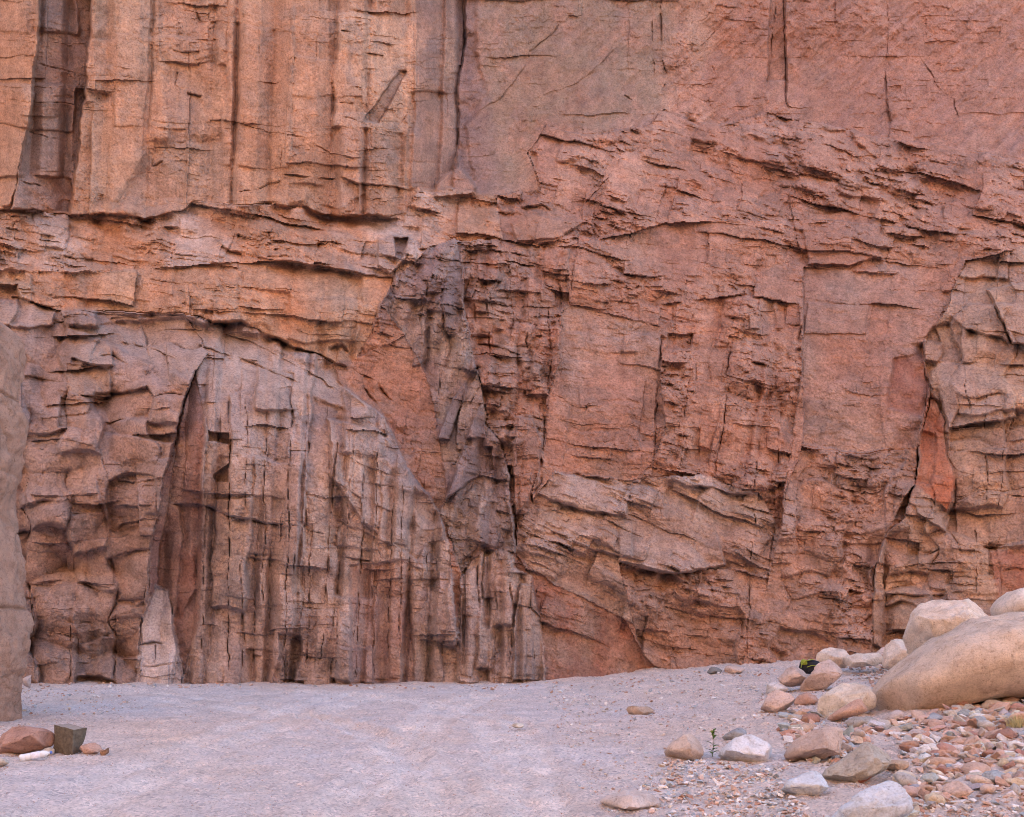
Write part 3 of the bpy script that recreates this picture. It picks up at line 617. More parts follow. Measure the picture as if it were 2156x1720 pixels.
# breaks: polyline, gain on its A side (below / left) and B side (above / right): (m, reach); open crack (half width, m)
LINES = [
    ([(192, -60), (190, 80), (183, 120), (178, 170), (173, 230), (168, 300), (160, 350), (148, 445)], (0, 1), (.18, 30), (3.2, .7)),
    ([(50, 275), (110, 290), (168, 302)], (0, 1), (.04, 20), (1.8, .25)),
    ([(70, 217), (120, 216), (172, 221)], (0, 1), (.04, 20), (1.5, .2)),
    ([(25, 375), (60, 388), (90, 392)], (0, 1), (.05, 20), (1.8, .25)),
    ([(60, 130), (185, 160)], (0, 1), (.03, 20), (1.3, .15)), ([(55, 180), (180, 196)], (0, 1), (.03, 20), (1.3, .12)),
    ([(500, 405), (545, 398), (592, 383)], (0, 1), (.05, 20), (2.0, .3)),
    ([(590, 370), (650, 375), (712, 380)], (-.05, 20), (.06, 20), (2.5, .35)),
    ([(505, 260), (560, 275), (640, 290), (700, 330)], (0, 1), (.02, 20), (1.6, .2)),
    ([(545, 175), (600, 172), (640, 180)], (0, 1), (.04, 20), (1.6, .2)),
    ([(595, 300), (590, 360)], (0, 1), (0, 1), (1.8, .25)), ([(540, 30), (545, 120)], (0, 1), (0, 1), (1.5, .2)), ([(670, 60), (665, 140)], (0, 1), (0, 1), (1.5, .2)),
    ([(715, 182), (780, 190), (800, 205)], (-.04, 15), (.08, 20), (2.2, .35)), ([(715, 66), (770, 70)], (-.04, 15), (.08, 20), (2.0, .3)),
    ([(715, 218), (745, 222)], (-.05, 12), (.1, 14), (2.4, .35)), ([(765, 110), (810, 118)], (-.05, 12), (.08, 14), (2.0, .3)),
    ([(715, 372), (750, 388), (800, 392), (879, 402)], (-.18, 30), (.10, 25), (3.0, .4)),
    ([(716, 245), (755, 258), (800, 275)], (0, 1), (.03, 20), (1.8, .2)), ([(860, 230), (830, 275), (800, 290)], (0, 1), (.03, 20), (1.6, .2)),
    ([(410, 20), (424, 52)], (0, 1), (.1, 12), (5, .4)), ([(365, 107), (420, 110)], (-.1, 12), (.1, 14), (3, .4)), ([(372, 150), (365, 180)], (0, 1), (.1, 14), (3, .3)),
    ([(392, 195), (425, 205), (428, 235)], (-.1, 12), (.1, 14), (3, .35)), ([(330, 310), (316, 352), (345, 340)], (0, 1), (.08, 14), (3, .3)),
    # foot of the buttress
    ([(-300, 425), (40, 441), (146, 453), (235, 453), (300, 461), (388, 447)], (-.60, 34), (.30, 40), (4, .25)),
    ([(504, 433), (545, 431), (647, 434), (668, 446), (724, 455), (790, 452), (850, 462)], (-.55, 30), (.25, 40), (4, .25)),
    ([(446, 504), (484, 531), (552, 542), (579, 549), (715, 569), (780, 578)], (-.32, 18), (.25, 26), (3, .4)),
    ([(300, 485), (360, 480), (420, 492)], (-.2, 14), (.15, 20), (2, .2)), ([(560, 505), (640, 515), (720, 510)], (-.15, 14), (.12, 20), (2, .2)),
    ([(1075, 508), (1110, 514), (1190, 506), (1240, 495)], (-.25, 18), (.15, 22), (3, .35)),
    ([(1090, 440), (1140, 432), (1165, 445)], (-.25, 14), (.15, 16), (4, .4)),
    # long undercut
    ([(385, 660), (443, 676), (504, 679), (545, 696), (606, 727), (668, 744), (702, 764), (726, 778)], (-.75, 26), (.28, 40), (6, .6)),
    ([(690, 735), (720, 728), (735, 742)], (-.3, 12), (.1, 14), (5, .5)), ([(700, 765), (730, 775)], (-.2, 10), (.1, 10), (4, .4)),
    ([(119, 652), (60, 634), (20, 622)], (.1, 10), (-.3, 18), (4, .4)), ([(119, 652), (230, 662), (300, 668)], (-.1, 14), (.05, 20), (2, .2)),
    ([(740, 780), (790, 800), (830, 850)], (-.1, 14), (.05, 20), (2.5, .3)), ([(765, 815), (795, 850), (810, 875)], (0, 1), (.05, 14), (3, .35)),
    # left blocks
    ([(150, 752), (200, 772), (238, 772)], (-.25, 14), (.1, 16), (3.5, .4)), ([(143, 828), (190, 836), (235, 834)], (-.15, 12), (.08, 14), (3, .35)),
    ([(222, 1120), (262, 1105), (330, 1090)], (-.1, 14), (.06, 16), (2.5, .25)),
    # right edge of the pale columns against the red recess
    ([(715, 804), (807, 876), (828, 917), (842, 954), (879, 1009), (903, 1043), (927, 1082), (940, 1150)], (.45, 60), (-.35, 40), (2.5, .3)),
    # joints of the wall
    ([(412, 775), (385, 859), (371, 930), (366, 945)], (.2, 30), (0, 1), (2.6, .6)),
    ([(480, 830), (482, 960), (482, 1110), (481, 1300), (480, 1440)], (-.06, 14), (.10, 30), (2.2, .5)),
    ([(612, 865), (608, 1000), (607, 1110), (600, 1300), (596, 1440)], (.05, 20), (-.08, 20), (2.0, .45)),
    ([(710, 905), (704, 1020), (690, 1120), (688, 1300), (660, 1437)], (-.10, 20), (.14, 30), (2.2, .45)),
    ([(430, 860), (428, 1000), (429, 1150), (424, 1437)], (0, 1), (.12, 25), (2.0, .4)),
    ([(540, 1110), (538, 1250), (530, 1437)], (0, 1), (.05, 20), (1.8, .3)), ([(655, 1120), (650, 1300), (640, 1437)], (0, 1), (.06, 20), (1.8, .3)),
    ([(770, 960), (760, 1180), (735, 1437)], (.08, 20), (-.05, 20), (2.0, .35)), ([(830, 1010), (822, 1200), (815, 1437)], (0, 1), (.06, 20), (2.0, .35)),
    ([(870, 1080), (860, 1250), (862, 1437)], (0, 1), (.06, 20), (2.0, .35)), ([(905, 1110), (895, 1300), (900, 1437)], (0, 1), (.06, 20), (2.0, .35)),
    ([(351, 1061), (429, 1063), (484, 1087), (532, 1094), (559, 1104), (606, 1104)], (-.12, 14), (.08, 16), (3.0, .5)),
    ([(606, 1104), (690, 1128)], (0, 1), (.05, 16), (1.8, .3)),
    ([(715, 1172), (770, 1180), (850, 1190)], (-.08, 12), (.05, 16), (2.0, .3)),
    ([(288, 1358), (378, 1354)], (0, 1), (.03, 20), (3.4, .35)), ([(280, 1401), (388, 1399)], (0, 1), (.02, 20), (3.0, .3)), ([(298, 1318), (370, 1316)], (0, 1), (0, 1), (2.6, .22)), ([(312, 1280), (362, 1278)], (0, 1), (0, 1), (2.2, .15)), ([(338, 1318), (340, 1356)], (0, 1), (0, 1), (2.2, .2)), ([(325, 1358), (322, 1400)], (0, 1), (0, 1), (2.2, .2)),
    ([(530, 1378), (560, 1386), (575, 1376)], (-.2, 16), (.15, 16), (4, .4)),
    ([(150, 1310), (147, 1437)], (0, 1), (.1, 20), (2.2, .35)), ([(245, 1290), (240, 1437)], (0, 1), (.1, 20), (2.2, .35)),
    ([(60, 1230), (140, 1225), (240, 1240)], (-.1, 20), (.1, 20), (2.2, .3)),
    ([(455, 850), (458, 1060)], (0, 1), (.05, 14), (1.8, .3)), ([(520, 830), (516, 1085)], (0, 1), (.07, 20), (1.8, .3)), ([(560, 840), (556, 1095), (552, 1300)], (.06, 16), (0, 1), (1.8, .3)),
    ([(650, 850), (648, 1000), (640, 1120)], (0, 1), (.07, 18), (1.8, .3)), ([(745, 900), (735, 1050), (725, 1180)], (0, 1), (.07, 18), (1.8, .3)), ([(795, 930), (790, 1080), (780, 1300)], (.07, 18), (0, 1), (1.8, .3)),
    ([(850, 1000), (845, 1150), (838, 1400)], (0, 1), (.07, 18), (1.8, .3)), ([(715, 1180), (705, 1437)], (0, 1), (.06, 18), (1.8, .3)), ([(620, 1120), (616, 1300), (610, 1437)], (.06, 16), (0, 1), (1.8, .3)),
    ([(510, 1110), (508, 1437)], (0, 1), (.05, 16), (1.6, .25)), ([(570, 1120), (566, 1370)], (0, 1), (.05, 16), (1.6, .25)), ([(755, 1190), (750, 1437)], (0, 1), (.06, 14), (1.8, .3)), ([(795, 1200), (785, 1437)], (.06, 14), (0, 1), (1.8, .3)),
    ([(440, 690), (560, 735), (680, 800), (760, 860)], (-.10, 14), (.12, 16), (2.0, .25)), ([(400, 720), (520, 762), (640, 810)], (-.10, 14), (.12, 16), (2.0, .25)), ([(250, 720), (330, 735), (390, 770)], (-.1, 12), (.14, 16), (2.0, .25)),
    ([(700, 1010), (760, 1050), (830, 1080)], (-.06, 12), (.08, 14), (1.6, .2)), ([(690, 1090), (760, 1120), (850, 1160)], (-.06, 12), (.08, 14), (1.6, .2)), ([(700, 950), (770, 985), (830, 1000)], (-.06, 12), (.08, 14), (1.6, .2)),
    ([(205, 1010), (280, 1020), (350, 1005)], (-.1, 14), (.12, 16), (2.2, .3)), ([(60, 930), (130, 925), (200, 940)], (-.1, 14), (.12, 16), (2.2, .3)), ([(55, 1040), (140, 1050), (215, 1040)], (-.1, 14), (.12, 16), (2.2, .3)),
    # dyke and gully
    ([(968, 500), (978, 640), (998, 732), (1005, 770), (1015, 828), (1025, 893), (1056, 930), (1073, 995), (1078, 1063), (1084, 1131), (1089, 1200)], (.12, 40), (-.42, 34), (3.4, .5)),
    ([(1138, 960), (1141, 1018), (1124, 1040)], (.2, 16), (0, 1), (4, .5)), ([(1141, 828), (1146, 900), (1140, 960)], (.1, 14), (0, 1), (3, .4)),
    ([(1000, 540), (1004, 720)], (0, 1), (.08, 20), (2.2, .35)), ([(1022, 560), (1030, 760)], (0, 1), (.08, 20), (2.4, .4)), ([(1070, 540), (1078, 700)], (0, 1), (.08, 20), (2.4, .4)),
    ([(1108, 600), (1112, 760)], (0, 1), (.08, 20), (2.2, .35)), ([(1150, 620), (1165, 760), (1150, 830)], (0, 1), (.10, 20), (2.8, .45)), ([(1180, 560), (1178, 690)], (0, 1), (.08, 20), (2.2, .35)),
    ([(998, 722), (1030, 728), (1080, 742), (1130, 760)], (-.15, 16), (.08, 18), (3.4, .45)), ([(1000, 655), (1060, 668)], (-.1, 12), (.06, 16), (2.4, .35)),
    ([(1040, 612), (1120, 618)], (-.12, 12), (.1, 16), (2.8, .35)),
    ([(1169, 995), (1226, 1004), (1322, 1032)], (.18, 40), (-.10, 20), (1.5, .12)),
    ([(1125, 1060), (1180, 1068), (1260, 1090)], (.15, 30), (-.08, 16), (1.5, .12)),
    ([(1305, 1178), (1346, 1195), (1383, 1207), (1417, 1212), (1440, 1207), (1475, 1199), (1530, 1195)], (-.45, 22), (.30, 46), (4.2, .6)),
    ([(1441, 1022), (1499, 1029), (1543, 1039), (1594, 1044)], (-.28, 18), (.22, 30), (3.2, .5)),
    ([(1185, 700), (1300, 712), (1390, 700)], (.10, 40), (-.10, 24), (1.4, .1)), ([(1200, 905), (1290, 912)], (.08, 30), (-.05, 20), (1.4, .1)),
    ([(1390, 690), (1384, 830), (1376, 975)], (.05, 20), (-.12, 24), (2.4, .35)), ([(1540, 700), (1520, 900), (1500, 1020)], (.05, 20), (-.05, 20), (2.2, .35)),
    ([(1460, 640), (1440, 900), (1430, 1010)], (0, 1), (.05, 20), (1.8, .3)), ([(1600, 900), (1588, 1050), (1570, 1400)], (0, 1), (.06, 20), (2.0, .35)),
    ([(1640, 880), (1630, 1100), (1615, 1250)], (0, 1), (.05, 20), (1.8, .3)),
    ([(1655, 400), (1672, 470), (1680, 520), (1684, 536)], (0, 1), (.15, 20), (2.8, .45)), ([(1640, 520), (1684, 532)], (-.15, 14), (.08, 14), (3, .4)), ([(1700, 555), (1780, 562), (1820, 575)], (-.2, 16), (.1, 20), (2.4, .3)),
    ([(1230, 400), (1218, 500), (1200, 620)], (0, 1), (.06, 20), (1.8, .3)), ([(1305, 330), (1260, 400), (1218, 440)], (0, 1), (.08, 20), (2.4, .35)), ([(1420, 300), (1425, 420)], (0, 1), (.05, 20), (2.0, .3)),
    ([(1140, 300), (1112, 318)], (-.1, 10), (.1, 14), (2.5, .35)), ([(1440, 252), (1475, 262), (1533, 258)], (.25, 20), (-.3, 16), (4, .4)),
    # back wall
    ([(978, -40), (978, 112), (967, 163), (966, 238), (964, 307), (968, 358)], (.1, 30), (-.2, 40), (3.2, .6)),
    ([(1182, 20), (1182, 39), (1158, 78), (1117, 109), (1107, 143), (1056, 201), (988, 252)], (.03, 24), (-.03, 24), (1.6, .14)),
    ([(1308, 89), (1261, 136), (1247, 150), (1192, 184), (1124, 211), (1077, 259)], (.03, 24), (-.04, 24), (1.6, .14)),
    ([(1390, -60), (1392, 119), (1404, 163), (1386, 204)], (-.05, 20), (.12, 30), (2.4, .4)), ([(1370, -40), (1373, 163), (1366, 190)], (0, 1), (.05, 20), (1.8, .25)),
    ([(1649, -60), (1652, 85), (1652, 150), (1654, 204), (1664, 240)], (0, 1), (.14, 30), (3.0, .5)), ([(1639, -60), (1622, 112), (1608, 238)], (.05, 20), (0, 1), (1.8, .3)),
    ([(1867, 143), (1865, 204), (1870, 272)], (0, 1), (.06, 20), (2.4, .35)), ([(1908, 163), (1905, 221)], (.04, 16), (0, 1), (2.0, .25)), ([(1868, -60), (1866, 143)], (0, 1), (.02, 20), (1.2, .15)),
    ([(1935, 119), (1983, 194), (2010, 211), (2017, 252)], (0, 1), (.05, 20), (1.8, .25)), ([(1500, 140), (1508, 160), (1500, 180)], (0, 1), (0, 1), (1.6, .2)), ([(1535, 40), (1460, 112)], (0, 1), (.03, 20), (1.6, .2)),
    ([(1060, 290), (1000, 255)], (0, 1), (0, 1), (1.2, .1)), ([(1312, 200), (1330, 212)], (-.05, 10), (.05, 14), (2.0, .25)),
    # tower
    ([(2078, 600), (2098, 650), (2112, 681), (2135, 728)], (0, 1), (.15, 20), (3.5, .5)), ([(2031, 692), (2065, 705), (2109, 712), (2140, 728)], (-.3, 16), (.12, 20), (4.5, .6)),
    ([(1945, 719), (1948, 790), (1958, 815), (1976, 818)], (-.35, 24), (.05, 20), (3.0, .4)),
    ([(1956, 824), (1935, 937), (1925, 1019), (1901, 1094)], (-.30, 40), (.10, 20), (2.4, .4)),
    ([(1867, 1121), (1850, 1160), (1836, 1246), (1830, 1330)], (-.22, 40), (.10, 20), (2.4, .4)),
    ([(2030, 763), (2034, 830), (2050, 900)], (0, 1), (.05, 16), (1.8, .25)), ([(2070, 800), (2074, 900), (2078, 1100)], (0, 1), (.05, 16), (1.8, .28)), ([(2140, 850), (2110, 960), (2100, 1100)], (.05, 16), (0, 1), (1.8, .28)),
    ([(1996, 905), (2100, 900), (2160, 905)], (0, 1), (.05, 14), (1.6, .22)), ([(2000, 1045), (2100, 1040), (2160, 1050)], (0, 1), (.04, 14), (1.6, .22)),
    ([(1850, 1250), (1940, 1255), (2060, 1240)], (-.12, 14), (.08, 16), (2.2, .3)), ([(1860, 1195), (2000, 1185), (2160, 1190)], (0, 1), (.05, 16), (1.6, .25)), ([(1705, 1245), (1780, 1250), (1850, 1240)], (-.12, 14), (.1, 16), (2.2, .3)),
    ([(2052, 1100), (2056, 1250)], (0, 1), (.05, 16), (1.6, .25)), ([(1915, 1110), (1912, 1190)], (0, 1), (.05, 16), (1.6, .25)),
]


def tps(pts, u, v):
    P = np.array(pts, np.float64); n = len(P)
    s = 1000.0
    xy = P[:, :2] / s

    def ph(r2): return np.where(r2 > 1e-12, r2 * np.log(np.maximum(r2, 1e-12)), 0)
    d2 = ((xy[:, None] - xy[None]) ** 2).sum(-1)
    A = np.zeros((n + 3, n + 3)); A[:n, :n] = ph(d2) + np.eye(n) * 0.002
    A[:n, n] = 1; A[:n, n + 1:] = xy; A[n, :n] = 1; A[n + 1:, :n] = xy.T
    w = np.linalg.solve(A, np.concatenate([P[:, 2], [0, 0, 0]]))
    r = w[n] + w[n + 1] * u / s + w[n + 2] * v / s
    for k in range(n):
        r = r + w[k] * ph((u / s - xy[k, 0]) ** 2 + (v / s - xy[k, 1]) ** 2)
    return r


def upsample(uc, vc, Zc, u, v):
    iu = np.clip(np.searchsorted(uc, u) - 1, 0, len(uc) - 2); iv = np.clip(np.searchsorted(vc, v) - 1, 0, len(vc) - 2)
    fu = ((u - uc[iu]) / (uc[iu + 1] - uc[iu])).astype(f32); fv = ((v - vc[iv]) / (vc[iv + 1] - vc[iv])).astype(f32)[:, None]
    Zu = Zc[:, iu] * (1 - fu) + Zc[:, iu + 1] * fu
    return Zu[iv] * (1 - fv) + Zu[iv + 1] * fv


def build_cliff(step=2.2):
    n_in = int(2275 / step); m_in = int(1510 / step)
    u = axis([(-520, -60, 70), (-60, 2215, n_in), (2215, 2700, 74)])
    v = axis([(-1250, -400, 34), (-400, -30, 56), (-30, 1480, m_in)])
    U, V = np.meshgrid(u, v)
    U = U.astype(f32); V = V.astype(f32)
    H, W = U.shape
    uc = np.linspace(-520, 2700, 150).astype(f32); vc = np.linspace(-1250, 1480, 130).astype(f32)
    Uc, Vc = np.meshgrid(uc, vc)
    base = upsample(uc, vc, tps(DEPTH, Uc.astype(np.float64), Vc.astype(np.float64)).astype(f32), u, v)
    # warped coordinates: no joint runs ruler-straight
    w1u = 9 * fbm(U / 95, V / 95, 3, 1); w1v = 9 * fbm(U / 95, V / 95, 3, 2)
    w2u = 3.0 * fbm(U / 17, V / 17, 2, 3); w2v = 3.0 * fbm(U / 17, V / 17, 2, 4)
    WU = U + w1u * 0.45 + w2u * 0.6; WV = V + w1v * 0.45 + w2v * 0.6          # for outlines
    BU = U + w1u * 0.8 + w2u * 0.22; BV = V + w1v * 0.8 + w2v * 0.22            # for joints
    rid = np.zeros((H, W), np.int32)
    for k, r in enumerate(REGIONS):
        if k == 0: continue
        p = r['pts']; a0, a1 = min(q[0] for q in p), max(q[0] for q in p); b0, b1 = min(q[1] for q in p), max(q[1] for q in p)
        i0, i1 = np.searchsorted(u, [a0 - 30, a1 + 30]); j0, j1 = np.searchsorted(v, [b0 - 30, b1 + 30])
        if i1 <= i0 or j1 <= j0: continue
        s = (slice(j0, j1), slice(i0, i1))
        rid[s][in_poly(WU[s], WV[s], p)] = k
    h = np.zeros((H, W), f32)
    col = np.zeros((H, W, 3), f32)
    hst = np.zeros((H, W), f32)                                  # stepped relief, eased so that undersides show
    key = np.zeros((H, W), np.int64)
    far = (V < -60) | (U < -80) | (U > 2235)
    for k, r in enumerate(REGIONS):
        jj, ii = np.nonzero(rid == k)
        if len(jj) == 0: continue
        s = (slice(jj.min(), jj.max() + 1), slice(ii.min(), ii.max() + 1))
        m = rid[s] == k
        bu, bv, uu, vv = BU[s][m], BV[s][m], U[s][m], V[s][m]
        c, sn = math.cos(R(r['lean'])), math.sin(R(r['lean']))
        if r['name'] in ('jointed_wall', 'grey_pillars', 'buttress', 'tower', 'block_pile'):
            bu = uu + 0.35 * (bu - uu)
        P = bu * c + bv * sn; Q = bv * c - bu * sn
        hh = np.zeros(P.shape, f32); cj = np.zeros(P.shape, f32); hj = np.zeros(P.shape, f32); hs = np.zeros(P.shape, f32)
        act = np.clip(0.62 + 0.9 * fbm(uu / 130, vv / 130, 2, 40 + k), 0.22, 1.3)
        (su, sv, off, tilt) = r['L1']
        sd = 100 * k
        jw = 26.0 if r['name'] in ('block_pile', 'tower', 'lower_slope', 'rock_slope', 'rubble_crest') else 8.0
        K, Mi, a, b, ed, db = blocks(P + jw * perlin(uu / 120, vv / 60, 190 + k), Q + jw * perlin(uu / 90, vv / 120, 191 + k), su, sv, sd)
        r1, r2, r3, r4 = hsh(K, Mi, sd + 2), hsh(K, Mi, sd + 3), hsh(K, Mi, sd + 4), hsh(K, Mi, sd + 5)
        hs += off * (r1 - 0.5) * (1.7 if r['name'] in SHOULDER else 1.0) + tilt * a * (r2 - 0.5) * 1.5 + tilt * b * (r3 - 0.32) * 0.8
        open_ = sstep(0.05, 0.45, perlin(uu / 55, vv / 55, 140 + k) + 0.35 * (r['crack'] - 1)) * (0.3 + 0.7 * r4)
        hh -= r['crack'] * off * open_ * np.exp(-(ed / 1.4) ** 2) * 0.42
        sh_, sr_ = SHOULDER.get(r['name'], (0.14, 6.0))
        hh -= off * sh_ * (0.3 + r3) * np.exp(-ed / sr_) * np.clip(0.55 + 1.5 * perlin(uu / 48, vv / 48, 180 + k), 0.05, 1.2)
        if r['name'] in RIBS:
            per_, am_ = RIBS[r['name']]
            kk, ra, rb = cells(P / per_, 0.9, 500 + k)
            pk = 0.25 + 0.5 * hsh(kk, 1, 501 + k); fr_ = ra / (ra + rb)
            hs += am_ * (0.3 + hsh(kk, 2, 502 + k)) * (0.35 + 1.2 * r2) * (np.clip(1.9 * np.where(fr_ < pk, fr_ / pk, (1 - fr_) / (1 - pk)), 0, 1) - 0.6 + 0.35 * (hsh(kk, 3, 503 + k) - .5) * (fr_ - .5))
        key[s][m] = (k + 1) * 10_000_000 + (K + 1500) * 3000 + (Mi + 1500)
        rc = hsh(K, Mi, sd + 7)
        cj += (r4 - 0.5) * 0.16; hj += (rc - 0.5) * 0.5
        f1, i1_ = facets(P, Q, su * 0.85, sv * 0.85, sd + 11)
        hh += f1 * tilt * 2.9
        cj += (i1_ - 0.5) * 0.10
        for lv, (su2, sv2, off2, tl2) in ((1, r['L2']), (2, r['L3'])):
            fq, iq = facets(P, Q, su2, sv2, sd + 20 * lv + 5)
            hh += fq * (off2 + tl2) * (1.35 if lv == 1 else 1.1) * act
            cj += (iq - 0.5) * (0.16, 0.14)[lv - 1]; hj += (iq - 0.5) * (1.0, 0.7)[lv - 1]
            if lv == 1:
                K2, M2, a2, b2, ed2, _ = blocks(P, Q, su2 * 1.2, sv2 * 1.4, sd + 70)
                o2 = sstep(0.1, 0.4, perlin(uu / 38, vv / 38, 160 + k)) * hsh(K2, M2, sd + 71)
                hs += off2 * (hsh(K2, M2, sd + 72) - 0.5) * 0.8 * act
                hh -= off2 * r['crack'] * 0.30 * o2 * np.exp(-(ed2 / 1.5) ** 2)
        fq, iq = facets(P + 2 * w2u[s][m], Q + 2 * w2v[s][m], 7.5, 5.5, sd + 66, 0.4, 0.3)
        hh += fq * (0.45 * r['L3'][2] + 0.5 * r['L3'][3]) * np.clip(act * 1.3 - .1, .15, 1.5)
        fq2, iq2 = facets(P + w2u[s][m], Q - w2v[s][m], 26, 15, sd + 67, 0.35, 0.20)
        hh += fq2 * r['rough'] * 1.1 * np.clip(act, .2, 1.2)
        cj += (iq - 0.5) * 0.20 + (iq2 - 0.5) * 0.14
        per, dip, am = r['st']
        cd, sdp = math.cos(R(dip)), math.sin(R(dip))
        for q, (pf, af) in enumerate(((1.0, 1.0), (0.37, 0.42))):
            hs += 0.6 * am * af * strata(bv * cd - bu * sdp, bu, per * pf, 300 + 10 * k + q) * (0.35 + 0.75 * act)
        hh += r['rough'] * (0.9 * ridged(uu / 26, vv / 26, 4, 60 + k) * act + 0.5 * fbm(uu / 60, vv / 60, 4, 70 + k))
        h[s][m] = hh; hst[s][m] = hs
        # colour of the rock
        t = np.clip(0.5 + 0.85 * fbm(uu / r['cscale'], vv / (r['cscale'] * 1.5), 4, 80 + k) + 0.45 * (rc - 0.5), 0, 1)[:, None]
        cc = np.array(r['c1'], f32) * (1 - t) + np.array(r['c2'], f32) * t
        cc = cc * (1 + cj[:, None]) * (1 + hj[:, None] * np.array([0.06, -0.02, -0.09], f32))
        cc = cc * (1 + 0.10 * fbm(uu / 14, vv / 70, 3, 90)[:, None] * np.array([1, 1.05, 1.1], f32))
        cc = cc * (1 + 0.13 * fbm(uu / 7, vv / 6, 3, 95)[:, None] * np.array([0.9, 1, 1.05], f32))
        if r['name'] == 'back_wall':
            q1 = uu * 0.72 - vv * 0.69; q2 = uu * 0.69 + vv * 0.72
            t2 = fbm(q1 / 70 + w1u[s][m] / 20, q2 / 14, 4, 97)
            cc = cc * (1 + 0.22 * t2[:, None] * np.array([0.8, 1, 1.05], f32))
            t3 = np.clip(fbm(q1 / 60, q2 / 40, 4, 98) * 1.6 - .1, 0, 1)[:, None]
            cc = cc * (1 - .45 * t3) + np.array(C_PURPLE, f32) * 1.25 * .45 * t3
            h[s][m] += 0.045 * t2
        if r['name'] == 'buttress':
            t2 = fbm(uu / 9, vv / 160, 3, 99)[:, None]
            cc = cc * (1 + 0.16 * t2)
            t3 = np.clip(fbm(uu / 40, vv / 60, 4, 100) * 1.8 - .35, 0, 1)[:, None]
            cc = cc * (1 - .5 * t3) + np.array(C_GREY, f32) * .5 * t3
        col[s][m] = cc
    kr = np.exp(-0.5 * (np.arange(-5, 6) / 0.9) ** 2).astype(f32); kr /= kr.sum()
    for ax in (0, 1):
        hst = sum(np.roll(hst, j - 5, ax) * kr[j] for j in range(11))
    h += hst
    # facets
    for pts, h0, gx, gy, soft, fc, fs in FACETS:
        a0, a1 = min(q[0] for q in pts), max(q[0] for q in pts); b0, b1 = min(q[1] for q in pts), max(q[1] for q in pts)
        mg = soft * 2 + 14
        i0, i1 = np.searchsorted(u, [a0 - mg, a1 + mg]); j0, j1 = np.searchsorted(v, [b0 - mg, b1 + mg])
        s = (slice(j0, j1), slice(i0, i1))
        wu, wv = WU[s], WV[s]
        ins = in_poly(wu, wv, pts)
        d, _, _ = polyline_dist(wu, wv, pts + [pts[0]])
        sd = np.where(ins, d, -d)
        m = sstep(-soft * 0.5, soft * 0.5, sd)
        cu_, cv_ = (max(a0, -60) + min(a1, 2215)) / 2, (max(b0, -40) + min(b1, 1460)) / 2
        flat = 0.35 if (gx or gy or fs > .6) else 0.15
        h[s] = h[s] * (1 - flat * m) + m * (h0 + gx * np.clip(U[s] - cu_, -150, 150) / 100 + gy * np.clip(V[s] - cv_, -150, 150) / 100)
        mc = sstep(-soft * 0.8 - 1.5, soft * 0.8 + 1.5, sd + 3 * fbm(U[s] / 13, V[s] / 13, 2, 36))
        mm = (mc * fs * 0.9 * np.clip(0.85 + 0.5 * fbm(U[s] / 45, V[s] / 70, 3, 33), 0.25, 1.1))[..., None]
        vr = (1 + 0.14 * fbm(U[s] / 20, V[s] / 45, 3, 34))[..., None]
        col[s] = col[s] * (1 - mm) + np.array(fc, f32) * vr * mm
    # breaks
    for pts, A, B, (cw, cd) in LINES:
        rch = max(A[1], B[1], cw * 3) * 2.6 + 8
        a0, a1 = min(q[0] for q in pts), max(q[0] for q in pts); b0, b1 = min(q[1] for q in pts), max(q[1] for q in pts)
        i0, i1 = np.searchsorted(u, [a0 - rch, a1 + rch]); j0, j1 = np.searchsorted(v, [b0 - rch, b1 + rch])
        s = (slice(j0, j1), slice(i0, i1))
        d, sg, t = polyline_dist(WU[s], WV[s], pts)
        tp = sstep(0, 0.12, t) * sstep(1, 0.88, t)
        edgefade = np.where((t <= 0) | (t >= 1), 0, tp) * np.clip(0.75 + 1.3 * perlin(U[s] / 33, V[s] / 33, 37), 0.1, 1)
        var = np.clip(0.85 + 0.7 * perlin(U[s] / 40, V[s] / 40, 35), 0.25, 1.5)
        ga = A[0] * np.exp(-(d / A[1]) ** 1.5); gb = B[0] * np.exp(-(d / B[1]) ** 1.5)
        wl = sstep(-3.5, 3.5, sg * d)
        h[s] += 0.8 * (ga * wl + gb * (1 - wl)) * edgefade * var
        h[s] -= cd * 0.40 * np.exp(-(d / (0.55 * cw * np.clip(var, .4, 1.3))) ** 2) * np.maximum(edgefade, 0) * np.clip(var, .4, 1.1)
    # fine grain everywhere
    h += 0.010 * fbm(U / 7, V / 7, 3, 51) + 0.02 * fbm(U / 30, V / 30, 3, 52)
    Y = base - h
    Y = np.where(V < -200, Y + 1.5 * fbm(U / 300, V / 300, 3, 53), Y)
    X = (U - CU) / F * Y; Z = EYE + (HV - V) / F * Y
    verts = np.stack([X, Y, Z], -1).reshape(-1, 3).astype(f32)
    col = np.clip(col * 0.80, 0.02, 0.75).reshape(-1, 3)
    idx = np.arange(H * W).reshape(H, W)
    faces = np.stack([idx[:-1, :-1], idx[1:, :-1], idx[1:, 1:], idx[:-1, 1:]], -1).reshape(-1, 4)
    fk = key[:-1, :-1].ravel(); fr = rid[:-1, :-1].ravel()
    ff = far[:-1, :-1].ravel()
    fk = np.where(ff, (fr + 1).astype(np.int64) * 10_000_000, fk)
    cliff = empty('cliff', at(1077, 1437, 20.4), kind='structure', label='high red and tan canyon cliff filling the view')
    inv = Matrix.Translation(-Vector(cliff.location))
    order = np.argsort(fk, kind='stable')
    ks, st = np.unique(fk[order], return_index=True)
    st = list(st) + [len(order)]
    sizes = np.diff(st)
    MINF = 450
    big = [(sizes[i], i) for i in range(len(ks)) if ks[i] % 10_000_000 and sizes[i] >= MINF]
    big = set(i for _, i in sorted(big, reverse=True)[:296])
    parts = {}; rest = {}

